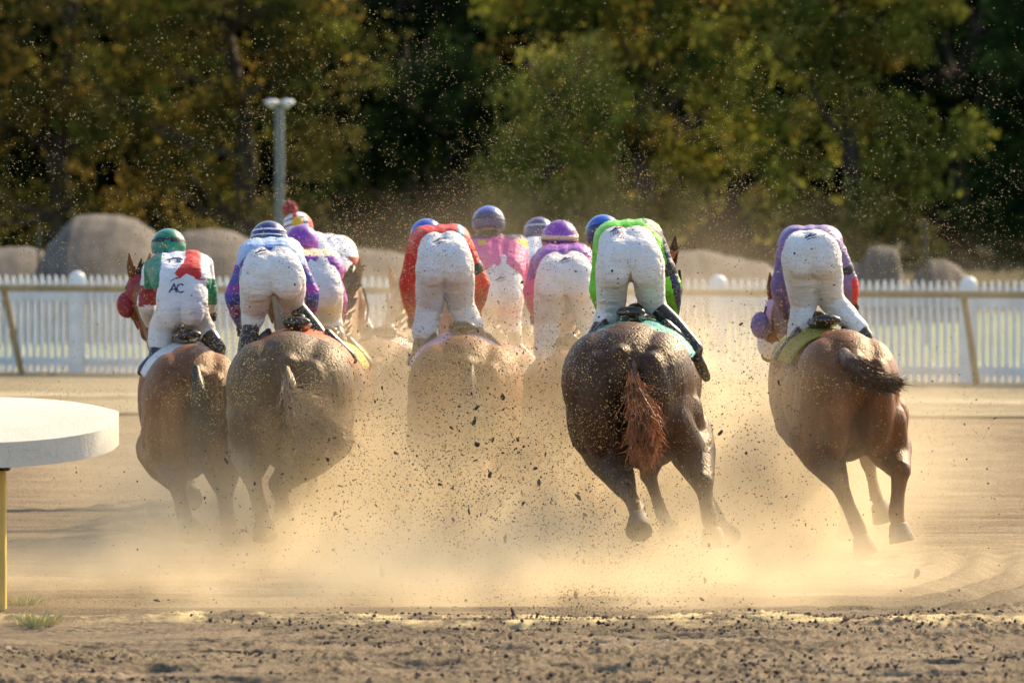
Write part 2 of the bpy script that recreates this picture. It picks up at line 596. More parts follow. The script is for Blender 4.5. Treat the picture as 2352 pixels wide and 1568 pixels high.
froot = empty("picket_fence", fence_pt(1176))
tag(froot, "long white picket fence with pointed pickets behind the track", "fence")
posts_px = [-900, -390, 177, 668, 1159, 1650, 2225, 2740, 3250]
fdir = (fence_pt(2352) - fence_pt(0)).normalized()
frot = Matrix.Rotation(math.atan2(fdir.y, fdir.x), 3, 'Z')
for k in range(len(posts_px) - 1):
    a = fence_pt(posts_px[k]); b = fence_pt(posts_px[k + 1])
    L = (b - a).length
    n = int(round(L / 0.0905))
    s = Shape()
    for i in range(1, n):
        c = a.lerp(b, i / n)
        w = 0.058; t = 0.02; h = 1.19 + random.uniform(-0.008, 0.008)
        p = []
        for yy in (-t / 2, t / 2):
            for (xx, zz) in ((-w / 2, 0.0), (w / 2, 0.0), (w / 2, h - 0.085), (0.006, h), (-0.006, h), (-w / 2, h - 0.085)):
                p.append(c + frot @ Vector((xx, yy, zz)))
        s.add(p, [(0, 1, 2, 3, 4, 5), (11, 10, 9, 8, 7, 6), (0, 6, 7, 1), (1, 7, 8, 2), (2, 8, 9, 3), (3, 9, 10, 4), (4, 10, 11, 5), (5, 11, 6, 0)])
    s.build("picket_panel", M_PAINT, froot, smooth=False)
    s = Shape()
    for zz, hh in ((0.96, 0.15), (0.16, 0.10)):
        s.box((a + b) / 2 + frot @ Vector((0, 0.034, zz)), (L - 0.20, 0.044, hh), frot)
    s.build("rail", M_PAINT, froot, smooth=False)
for px in posts_px:
    s = Shape()
    c = fence_pt(px)
    s.cap(c + Vector((0, -0.0, -0.1)), c + Vector((0, 0, 1.14)), 0.10, 0.10, 20)
    s.build("post", M_PAINT, froot)

# running rail on slanted posts in front of it
rroot = empty("running_rail", fence_pt(1176) + Vector((0, -1.2, 0)))
tag(rroot, "thin weathered horizontal rail on slanted posts in front of the picket fence", "rail")
s = Shape()
prev = None
for px in range(-1200, 3700, 100):
    c = fence_pt(px, 1.06) + Vector((0, -1.1, 0))
    if prev is not None:
        s.cap(prev, c, 0.042, 0.042, 10)
    prev = c
s.build("rail", M_RAILP, rroot)
for px in (-1085, 28, 1112, 2197, 3290):
    s = Shape()
    c = fence_pt(px) + Vector((0, -1.1, 0))
    top = c + Vector((0, 0, 1.05))
    s.tube([c + Vector((0.19, 0.35, -0.05)), top + Vector((0.01, 0.05, -0.07)), top + Vector((0, 0, -0.02))], [0.04, 0.04, 0.038], 10)
    s.build("post", M_RAILP, rroot)

# ------------------------------------------------------------------ near safety rail (left edge)
M_CAP = None
m, nt, b = new_mat("cracked_white_plastic")
vo = nt.nodes.new("ShaderNodeTexVoronoi"); vo.feature = 'DISTANCE_TO_EDGE'; vo.inputs["Scale"].default_value = 2.2
tc = nt.nodes.new("ShaderNodeTexCoord"); mp = nt.nodes.new("ShaderNodeMapping")
mp.inputs["Scale"].default_value = (1.0, 0.5, 1.0)
nz = nt.nodes.new("ShaderNodeTexNoise"); nz.inputs["Scale"].default_value = 3
ad = nt.nodes.new("ShaderNodeVectorMath"); ad.operation = 'ADD'
nt.links.new(tc.outputs["Object"], ad.inputs[0]); nt.links.new(tc.outputs["Object"], nz.inputs["Vector"])
nt.links.new(nz.outputs["Color"], ad.inputs[1]); nt.links.new(ad.outputs[0], mp.inputs[0]); nt.links.new(mp.outputs[0], vo.inputs["Vector"])
cr = ramp(nt, vo.outputs["Distance"], [(0.0, (0.50, 0.49, 0.45)), (0.006, (0.62, 0.57, 0.47)), (0.5, (0.66, 0.62, 0.53))])
nt.links.new(cr, b.inputs["Base Color"]); b.inputs["Roughness"].default_value = 0.85
bump(nt, b, noise(nt, 45, 5, 0.7), 0.5, 0.012)
M_CAP = m
M_YPOST = plain("yellow_post_paint", (0.62, 0.42, 0.10), 0.5, 0.12, 5)
M_DARKM = plain("dark_bracket", (0.06, 0.05, 0.035), 0.6, 0.3, 12)
nroot = empty("safety_rail", (-2.95, 33.0, 0))
tag(nroot, "rounded end of a white cracked safety rail cover on a yellow post, left edge", "rail")
# plan outline of the cover: a long stadium with a blunt tip, tilted up towards the far side
def cap_pt(u, v, top):
    """u along (0 = tip, grows to the left), v across -1..1"""
    tipx = -2.30
    half = 0.80
    tcap = 1.05
    if u < tcap:
        w = half * math.sqrt(max(0.0, 1 - ((tcap - u) / tcap) ** 2.6)) if u > 0 else 0.0
    else:
        w = half
    x = tipx - u
    y = 33.25 + v * w - 0.09 * u
    z = 1.085 + 0.125 * v * w + 0.006 * u
    dome = 0.05 * (1 - v * v)
    return Vector((x, y, z + (dome if top else -0.145)))
us = [0.0, .02, .06, .12, .2, .3, .42, .56, .72, .9, 1.1, 1.5, 2.0, 2.8, 4, 6]
vsn = 17
s = Shape()
vt = [cap_pt(u, -1 + 2 * j / (vsn - 1), True) for u in us for j in range(vsn)]
vb = [cap_pt(u, -1 + 2 * j / (vsn - 1), False) for u in us for j in range(vsn)]
n = len(us) * vsn
fs = []
for i in range(len(us) - 1):
    for j in range(vsn - 1):
        q = i * vsn + j
        fs.append((q, q + 1, q + vsn + 1, q + vsn))
        fs.append((n + q + vsn, n + q + vsn + 1, n + q + 1, n + q))
    for j in (0, vsn - 1):
        q = i * vsn + j
        f = (q, q + vsn, n + q + vsn, n + q)
        fs.append(f if j == 0 else f[::-1])
s.add(vt + vb, fs)
o = s.build("rail_cover", M_CAP, nroot)
o.data.set_sharp_from_angle(angle=R(40))
s = Shape(); s.box((-2.985, 32.95, 0.38), (0.10, 0.10, 0.98)); o = s.build("post", M_YPOST, nroot, smooth=False)
bv = o.modifiers.new("b", 'BEVEL'); bv.width = 0.012; bv.segments = 2
s = Shape(); s.box((-2.93, 33.0, 0.895), (0.34, 0.5, 0.05)); s.box((-2.98, 32.97, 0.845), (0.13, 0.14, 0.08))
s.build("bracket", M_DARKM, nroot, smooth=False)

# weeds by the rail post
M_WEED = plain("weed_leaf", (0.60, 0.55, 0.24), 0.7, 0.3, 20)
for (px, py, rr, cnt, lab) in ((62, 1385, 0.15, 55, "small yellow-green weed beside the yellow rail post"), (85, 1440, 0.18, 90, "low weed in front of the yellow rail post")):
    d = CAM_H * F_PX / (py - 353)
    c = Vector(((px - 1176) / F_PX * d, d, float(ground_height(np.array([(px - 1176) / F_PX * d]), np.array([d]))[0])))
    s = Shape()
    for k in range(cnt):
        a = random.uniform(0, 6.28); r0 = random.uniform(0, rr * 0.7)
        b0 = c + Vector((math.cos(a) * r0, math.sin(a) * r0, -0.004)); hh = random.uniform(0.02, 0.075)
        tip = b0 + Vector((math.cos(a) * hh * 0.8, math.sin(a) * hh * 0.8, hh))
        side = Vector((-math.sin(a), math.cos(a), 0)) * 0.008
        mid = (b0 + tip) / 2 + Vector((0, 0, 0.015))
        s.add([b0 - side * .5, b0 + side * .5, mid + side, tip, mid - side], [(0, 1, 2, 3, 4)])
    o = s.build("weed", M_WEED, off=c, smooth=False); o.location = c
    tag(o, lab, "weed")

# ------------------------------------------------------------------ gravel heaps behind the fence
M_GRAVEL = plain("grey_gravel", (0.095, 0.082, 0.068), 0.95, 0.45, 3, bmp=0.9)


def heap(name, d, prof, depth, label, cat="gravel heap"):
    """prof: (px, top y px) outline; a rough mound of that profile, several metres deep"""
    s = Shape()
    xs_ = np.linspace(prof[0][0], prof[-1][0], 90)
    tops = np.interp(xs_, [p[0] for p in prof], [p[1] for p in prof])
    rows = 26
    pts = []
    for j in range(rows):
        v = -1 + 2 * j / (rows - 1)
        for i, x in enumerate(xs_):
            w = P(x, tops[i], d)
            k = max(0.0, 1 - abs(v) ** 1.8)
            z = -0.1 + (w.z + 0.1) * k
            z += (float(fbm(np.array([w.x * 1.3]), np.array([v * depth * 1.3]), 5, 4)[0]) - 0.5) * 0.22 * k
            pts.append((w.x, d + v * depth, z))
    m_ = len(xs_)
    fs = [(j * m_ + i, j * m_ + i + 1, (j + 1) * m_ + i + 1, (j + 1) * m_ + i) for j in range(rows - 1) for i in range(m_ - 1)]
    base = Vector(P((prof[0][0] + prof[-1][0]) / 2, 900, d)); base.z = 0
    s.add(pts, fs)
    o = s.build(name, M_GRAVEL, off=base); o.location = base
    tag(o, label, cat)


heap("gravel_heap", 84, [(70, 640), (100, 585), (115, 552), (150, 520), (175, 498), (215, 492), (275, 495), (315, 507), (350, 528), (380, 560), (400, 640)], 3.5, "tallest rounded grey gravel heap left of the green-capped rider")
heap("gravel_heap", 90, [(360, 640), (400, 545), (430, 528), (480, 524), (530, 530), (580, 552), (640, 575), (700, 640)], 3, "second grey gravel heap behind the rider in green helmet")
heap("gravel_heap", 88, [(-330, 640), (-200, 575), (0, 568), (60, 563), (95, 570), (130, 640)], 3, "low flat-topped gravel heap at the far left edge")
heap("gravel_heap", 92, [(640, 640), (720, 575), (800, 570), (900, 578), (980, 590), (1080, 640)], 3, "long low gravel heap between the left riders and the red-jacketed rider")
heap("gravel_heap", 92, [(1500, 640), (1550, 588), (1620, 583), (1680, 590), (1760, 602), (1800, 640)], 3, "low gravel heap right of the lime-green rider")
heap("rubble_block", 90, [(1925, 640), (1940, 608), (1985, 606), (1992, 576), (2010, 571), (2050, 571), (2062, 580), (2066, 604), (2072, 640)], 1.2, "blocky grey rubble pile behind the fence right of the lavender rider", "rubble")
heap("gravel_heap", 92, [(2100, 640), (2135, 606), (2170, 604), (2200, 612), (2230, 640)], 1.5, "smallest grey gravel heap at the right behind the fence")

# ------------------------------------------------------------------ poles and lamp
M_GALV = plain("galvanised_steel", (0.12, 0.14, 0.14), 0.45, 0.15, 3, metal=0.4)
M_DPOLE = plain("dark_pole", (0.02, 0.025, 0.02), 0.7, 0.2, 5)
M_LENS = plain("lamp_cover", (0.62, 0.64, 0.66), 0.3, 0.05, 5)
lc = P(643, 900, 88); lc.z = 0
lroot = empty("light_pole", lc)
tag(lroot, "grey light pole with two small lamp heads behind the riders", "lamp post")
topz = P(643, 246, 88).z
s = Shape(); s.cap(lc + Vector((0, 0, -0.1)), lc + Vector((0, 0, topz)), 0.075, 0.068, 16); s.build("pole", M_GALV, lroot)
s = Shape(); s.box(lc + Vector((0, 0, topz + 0.05)), (0.30, 0.06, 0.05)); s.build("bracket", M_GALV, lroot, smooth=False)
for sx in (-1, 1):
    s = Shape(); c = lc + Vector((sx * 0.12, -0.03, topz + 0.07))
    s.ell(c, (0.115, 0.13, 0.045)); s.cap(c + Vector((0, 0, -0.03)), c + Vector((0, 0, 0.0)), 0.06, 0.05)
    s.build("lamp_head", M_LENS, lroot)
for (px, y0, d, lab) in ((90, 530, 80, "thin dark pole behind the fence at the far left"), (2124, 512, 80, "thin dark pole behind the fence at the right"), (1806, 530, 86, "faint dark pole behind the lavender rider")):
    c = P(px, 900, d); c.z = 0; top = P(px, y0, d).z
    s = Shape(); s.cap(c + Vector((0, 0, -0.1)), c + Vector((0, 0, top)), 0.026, 0.022, 10); s.ell(c + Vector((0, 0, top)), (0.035, 0.035, 0.035))
    o = s.build("pole", M_DPOLE, off=c); o.location = c
    tag(o, lab, "pole", "thin dark poles behind the fence")

# ------------------------------------------------------------------ trees
def leaf_mat(name):
    m, nt, b = new_mat(name)
    nt.nodes.remove(b)
    out = nt.nodes["Material Output"]
    at = nt.nodes.new("ShaderNodeAttribute"); at.attribute_name = "leafcol"
    d = nt.nodes.new("ShaderNodeBsdfDiffuse"); t = nt.nodes.new("ShaderNodeBsdfTranslucent")
    mx = nt.nodes.new("ShaderNodeMixShader"); mx.inputs[0].default_value = 0.45
    nt.links.new(at.outputs["Color"], d.inputs[0]); nt.links.new(at.outputs["Color"], t.inputs[0])
    nt.links.new(d.outputs[0], mx.inputs[1]); nt.links.new(t.outputs[0], mx.inputs[2])
    nt.links.new(mx.outputs[0], out.inputs[0])
    return m


M_LEAF = leaf_mat("leaves")
M_BARK = plain("bark", (0.06, 0.045, 0.03), 0.9, 0.3, 6, bmp=0.8)


def foliage(clumps, per, size, cols, seed):
    """clumps: (x,y,z,r). Leaf-sized quads spread inside each clump; every clump has its own tint"""
    g = np.random.default_rng(seed)
    C, RR = np.array([c[:3] for c in clumps]), np.array([c[3] for c in clumps])
    n = len(clumps) * per
    ci = np.repeat(np.arange(len(clumps)), per)
    dirs = g.normal(size=(n, 3)); dirs /= np.linalg.norm(dirs, axis=1)[:, None]
    rad = g.random(n) ** 0.45
    pos = C[ci] + dirs * (rad * RR[ci])[:, None] * np.array([1, 1, 0.75])
    a = g.normal(size=(n, 3)); a /= np.linalg.norm(a, axis=1)[:, None]
    bb = g.normal(size=(n, 3)); bb = np.cross(a, bb); bb /= np.linalg.norm(bb, axis=1)[:, None]
    sz = size * (0.6 + 0.8 * g.random(n))[:, None]
    v = np.stack([pos - a * sz, pos - bb * sz * 0.55, pos + a * sz, pos + bb * sz * 0.55], 1).reshape(-1, 3)
    f = np.arange(n * 4).reshape(-1, 4)
    me = mesh_np("crown", v, f, False)
    cols = np.array(cols) * 0.82
    w = g.random(len(clumps))
    ck = cols[np.clip((w * len(cols)).astype(int), 0, len(cols) - 1)]
    lc_ = ck[ci] * (0.7 + 0.6 * g.random(n))[:, None]
    lc4 = np.concatenate([np.repeat(lc_, 4, 0), np.ones((n * 4, 1))], 1).astype(np.float32)
    at = me.attributes.new("leafcol", 'FLOAT_COLOR', 'POINT')
    at.data.foreach_set("color", lc4.ravel())
    return me


def tree(name, base, lobes, ncl, per, leaf, cols, seed, label, trunk_h=3.0, cat="tree"):
    g = random.Random(seed)
    base = Vector(base)
    root = empty(name, base)
    tag(root, label, cat, "trees behind the race track")
    clumps = []
    tot = sum(l[3] * l[4] * l[5] for l in lobes)
    for (x, y, z, rx, ry, rz) in lobes:
        k = max(6, int(ncl * (rx * ry * rz) / tot))
        for i in range(k):
            while True:
                p = Vector((g.gauss(0, 1), g.gauss(0, 1), g.gauss(0, 1)))
                if p.length > 0.1: break
            p.normalize()
            q = g.uniform(0.45, 1.0) ** 0.6
            cz = z + p.z * rz * q
            if cz < 0.25: cz = 0.25 + g.random() * 0.6
            clumps.append((x + p.x * rx * q, y + p.y * ry * q, cz, g.uniform(0.32, 0.75)))
    me = foliage(clumps, per, leaf, cols, seed)
    link_mesh("crown", me, M_LEAF, root)
    s = Shape()
    H = max(l[2] for l in lobes)
    pts = [Vector((0, 0, -0.2))]; rad = [0.26]
    for k in range(1, 7):
        pts.append(Vector((g.uniform(-.12, .12) * k, g.uniform(-.12, .12) * k, H * k / 6))); rad.append(0.26 * (1 - k / 7.5))
    s.tube(pts, rad, 9)
    for c in g.sample(clumps, min(26, len(clumps))):
        b0 = pts[min(5, max(1, int(c[2] / H * 5)))]
        e = Vector(c[:3]); mid = (b0 + e) / 2 + Vector((0, 0, -0.25))
        s.tube([b0, mid, e], [0.09, 0.05, 0.02], 6)
    me = s.mesh("trunk"); link_mesh("trunk", me, M_BARK, root)
    return root


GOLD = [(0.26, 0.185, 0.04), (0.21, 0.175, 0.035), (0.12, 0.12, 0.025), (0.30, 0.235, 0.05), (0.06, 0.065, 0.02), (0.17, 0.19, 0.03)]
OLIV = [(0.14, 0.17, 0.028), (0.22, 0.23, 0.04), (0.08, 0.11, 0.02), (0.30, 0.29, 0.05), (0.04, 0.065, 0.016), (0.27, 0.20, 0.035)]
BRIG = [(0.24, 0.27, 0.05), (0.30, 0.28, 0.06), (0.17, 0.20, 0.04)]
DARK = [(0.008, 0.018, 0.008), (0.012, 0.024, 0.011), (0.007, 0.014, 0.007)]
DGRN = [(0.02, 0.05, 0.018), (0.03, 0.06, 0.02), (0.016, 0.04, 0.015)]


def TP(px, d):
    q = P(px, 900, d); return (q.x, q.y, 0)


# lobes relative to the tree base: x, y, z, rx, ry, rz    (px per metre at 115 m = 113)
tree("autumn_tree", TP(560, 114), [(0, 0, 5.6, 2.3, 2.2, 2.0), (1.9, -.3, 4.6, 1.2, 1.4, 1.1), (-1.6, 0, 4.2, 2.0, 1.8, 1.8), (.3, 0, 2.6, 2.0, 1.8, 1.4), (-.6, 0, 7.6, 2.2, 2, 1.8), (0.2, 0, 1.1, 1.8, 1.4, 0.9)], 330, 55, 0.085, GOLD, 1, "gold-brown autumn tree whose crown bulges right beside the light pole")
tree("autumn_tree", TP(150, 116), [(0, 0, 5.2, 2.6, 2.2, 2.2), (-1.9, 0, 3.6, 1.8, 1.8, 1.6), (1.2, 0, 2.6, 1.8, 1.6, 1.5), (0, 0, 8, 2.6, 2, 2), (-.3, 0, 1.3, 2.2, 1.5, 1.0)], 330, 55, 0.085, [GOLD[0], GOLD[1], GOLD[2], GOLD[4], GOLD[4]], 2, "brown autumn tree at the far left behind the gravel heaps")
tree("leafy_tree", TP(1290, 112), [(0, 0, 3.6, 1.05, 1.1, 1.3), (-.3, 0, 2.0, 1.3, 1.2, 1.2), (.2, 0, 1.0, 1.5, 1.2, .8), (0.35, 0, 4.4, .55, .6, .8)], 170, 60, 0.07, BRIG, 3, "small pale yellow-green tree in the middle of the tree line")
tree("leafy_tree", TP(1480, 120), [(0, 0, 6.2, 2.6, 2.2, 2.0), (-1.9, 0, 5.4, 1.7, 1.6, 1.5), (1.0, 0, 3.6, 2.2, 2.0, 1.6), (-.6, 0, 2.0, 2.4, 1.8, 1.3), (0, 0, 8.6, 2.8, 2.2, 1.6)], 380, 55, 0.085, OLIV, 4, "large olive-green tree right of the dark gap, centre of the tree line")
tree("leafy_tree", TP(1960, 117), [(0, 0, 6.0, 2.2, 2.0, 1.9), (0.6, -.2, 6.6, 1.1, 1.2, 1.0), (-1.5, 0, 4.6, 2.0, 1.8, 1.5), (1.2, -.3, 2.9, 1.5, 1.5, 1.15), (-.3, 0, 2.2, 2.2, 1.8, 1.3), (0, 0, 8.4, 2.4, 2, 1.6), (.1, 0, 1.0, 2.0, 1.4, .8)], 400, 55, 0.085, OLIV + [BRIG[0], BRIG[1]], 5, "big yellow-olive tree behind the lavender rider with uneven right edge")
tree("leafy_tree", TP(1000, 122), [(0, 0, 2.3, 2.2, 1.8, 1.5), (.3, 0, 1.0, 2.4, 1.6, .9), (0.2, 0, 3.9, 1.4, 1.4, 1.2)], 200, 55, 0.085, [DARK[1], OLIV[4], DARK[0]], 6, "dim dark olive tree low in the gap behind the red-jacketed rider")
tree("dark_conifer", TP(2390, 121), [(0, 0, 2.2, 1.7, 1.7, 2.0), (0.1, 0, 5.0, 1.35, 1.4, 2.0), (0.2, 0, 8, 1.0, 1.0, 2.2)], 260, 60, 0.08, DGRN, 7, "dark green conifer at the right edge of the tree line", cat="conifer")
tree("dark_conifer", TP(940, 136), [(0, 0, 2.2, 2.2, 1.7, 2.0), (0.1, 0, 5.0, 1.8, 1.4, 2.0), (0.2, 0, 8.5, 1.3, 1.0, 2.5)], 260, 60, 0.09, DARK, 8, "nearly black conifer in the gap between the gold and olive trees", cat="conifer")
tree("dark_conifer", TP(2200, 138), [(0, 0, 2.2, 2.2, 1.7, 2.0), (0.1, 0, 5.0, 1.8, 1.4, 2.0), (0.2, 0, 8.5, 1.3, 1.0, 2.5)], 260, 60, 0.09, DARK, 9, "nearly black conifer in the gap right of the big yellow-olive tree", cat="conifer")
for i, px in enumerate((-420, 2720)):
    tree("leafy_tree", TP(px, 118), [(0, 0, 5.6, 2.4, 2.2, 2.2), (0, 0, 2.4, 2.2, 2, 1.8), (0, 0, 8, 2, 2, 1.6)], 160, 50, 0.09, OLIV, 30 + i, ("leafy tree just outside the left edge of the view", "leafy tree just outside the right edge of the view")[i])
# the wood behind them, one dark mass
g = random.Random(5)
cl = []
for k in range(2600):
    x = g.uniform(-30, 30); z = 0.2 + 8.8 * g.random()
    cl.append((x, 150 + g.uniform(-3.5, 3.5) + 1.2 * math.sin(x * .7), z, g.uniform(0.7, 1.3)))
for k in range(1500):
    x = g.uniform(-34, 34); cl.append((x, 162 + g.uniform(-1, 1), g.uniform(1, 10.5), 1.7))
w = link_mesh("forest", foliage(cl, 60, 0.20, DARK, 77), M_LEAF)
tag(w, "dark wood closing the view behind the nearer trees", "forest", kind="stuff")
#FIGURES
# ------------------------------------------------------------------ horses
def rotz(h):
    return Matrix.Rotation(-h, 3, 'Z')          # h > 0 turns the nose to the right


class Frame:
    """body frame of a horse: r right, f forward, u up; croup top at its photo pixel"""
    def __init__(self, px, py, d, head, k=1.0, lean=0.0):
        top = P(px, py, d)
        self.o = Vector((top.x, top.y, 0)); self.dz = top.z - 1.60
        self.fw = Vector((math.sin(head), math.cos(head), 0)); self.rt = Vector((math.cos(head), -math.sin(head), 0))
        self.rot = Matrix.Rotation(-head, 3, 'Z'); self.k = k; self.lean = lean

    def __call__(self, r, f, u):
        return self.o + self.rt * (r * self.k + self.lean * (u - 0.9)) + self.fw * f + Vector((0, 0, u + self.dz))


def hoof(name, c, nrm, parent, size=1.35):
    """hoof: truncated cone from the coronet c along direction nrm, sole at the far end"""
    nrm = Vector(nrm).normalized()
    s = Shape()
    u = nrm.cross(Vector((0, 1, 0.3))).normalized(); w = nrm.cross(u)
    rings = [(-0.012, 0.040), (0.0, 0.047), (0.035, 0.054), (0.075, 0.062), (0.082, 0.060), (0.080, 0.046), (0.070, 0.030)]
    vs_ = []; seg = 18
    for (h, r) in rings:
        for i in range(seg):
            a = 2 * math.pi * i / seg
            vs_.append(Vector(c) + nrm * (h * size) + (u * math.cos(a) + w * math.sin(a) * 1.12) * r * size)
    fs_ = []
    for k in range(len(rings) - 1):
        for i in range(seg):
            p = k * seg; q = p + seg; j = (i + 1) % seg
            fs_.append((p + i, q + i, q + j, p + j))
    fs_.append(tuple(range(seg)))
    fs_.append(tuple((len(rings) - 1) * seg + i for i in reversed(range(seg))))
    s.add(vs_, fs_)
    return s.build(name, M_HOOF, parent)


def leg(s, pts, rads, hock_back=None):
    s.tube(pts, rads, 12)


def hair_mesh(tp, tr, prof, n, curl, seed, off):
    """long fine hairs following the tail, each leaving the bundle a little towards its tip"""
    g = np.random.default_rng(seed)
    path = np.array([tuple(p) for p in tp]); m_ = len(path); prof = np.array((list(prof) + [prof[-1]] * m_)[:m_]) * tr
    K = 9
    t0 = g.uniform(0.1, 0.72, n); L = g.uniform(.22, .55, n); t1 = np.minimum(t0 + L, 1.0 + g.uniform(-.02, .14, n))
    offd = g.normal(size=(n, 3)); offd /= np.linalg.norm(offd, axis=1)[:, None]
    rr = g.uniform(.55, 1.08, n); ph = g.uniform(0, 6.28, n); ph2 = g.uniform(0, 6.28, n); fr = g.uniform(5, 11, n); drift = g.normal(size=(n, 3)) * .03 * (0.4 + curl)
    lock = np.floor(g.random(n) * 26) ; lk = np.random.default_rng(seed + 5).normal(size=(26, 3)) * .035 * (0.3 + curl)
    P_ = np.zeros((n, K, 3)); tan = np.zeros((n, K, 3))
    for k in range(K):
        u = k / (K - 1); t = (t0 + (t1 - t0) * u) * (m_ - 1)
        a = np.clip(np.floor(t).astype(int), 0, m_ - 2); f = t - a
        c = path[a] + (path[a + 1] - path[a]) * f[:, None]
        r = prof[a] * (1 - np.clip(f, 0, 1)) + prof[a + 1] * np.clip(f, 0, 1)
        o = offd * (r * rr)[:, None]
        w = curl * .022 * u
        o = o + np.stack([np.sin(fr * u + ph), np.cos(fr * u + ph2), np.sin(fr * u * .8 + ph2)], -1) * w + drift * (u * u) + lk[lock.astype(int)] * (u ** 1.5)
        P_[:, k] = c + o
    rad = np.array([.0022, .0028, .003, .003, .0028, .0025, .002, .0014, .0004])
    s1 = np.cross(offd, np.array([0.3, 1, 0.2])); s1 /= np.linalg.norm(s1, axis=1)[:, None]
    s2 = offd
    V = []
    for j in range(3):
        an = 2 * math.pi * j / 3
        V.append(P_ + (s1 * math.cos(an) + s2 * math.sin(an))[:, None, :] * rad[None, :, None])
    V = np.stack(V, 2).reshape(-1, 3) - np.array(tuple(off))
    F_ = []
    base = np.arange(n)[:, None] * (K * 3)
    for k in range(K - 1):
        for j in range(3):
            j2 = (j + 1) % 3
            F_.append(np.stack([base[:, 0] + k * 3 + j, base[:, 0] + k * 3 + j2, base[:, 0] + (k + 1) * 3 + j2, base[:, 0] + (k + 1) * 3 + j], -1))
    return mesh_np("strands", V, np.concatenate(F_), True)


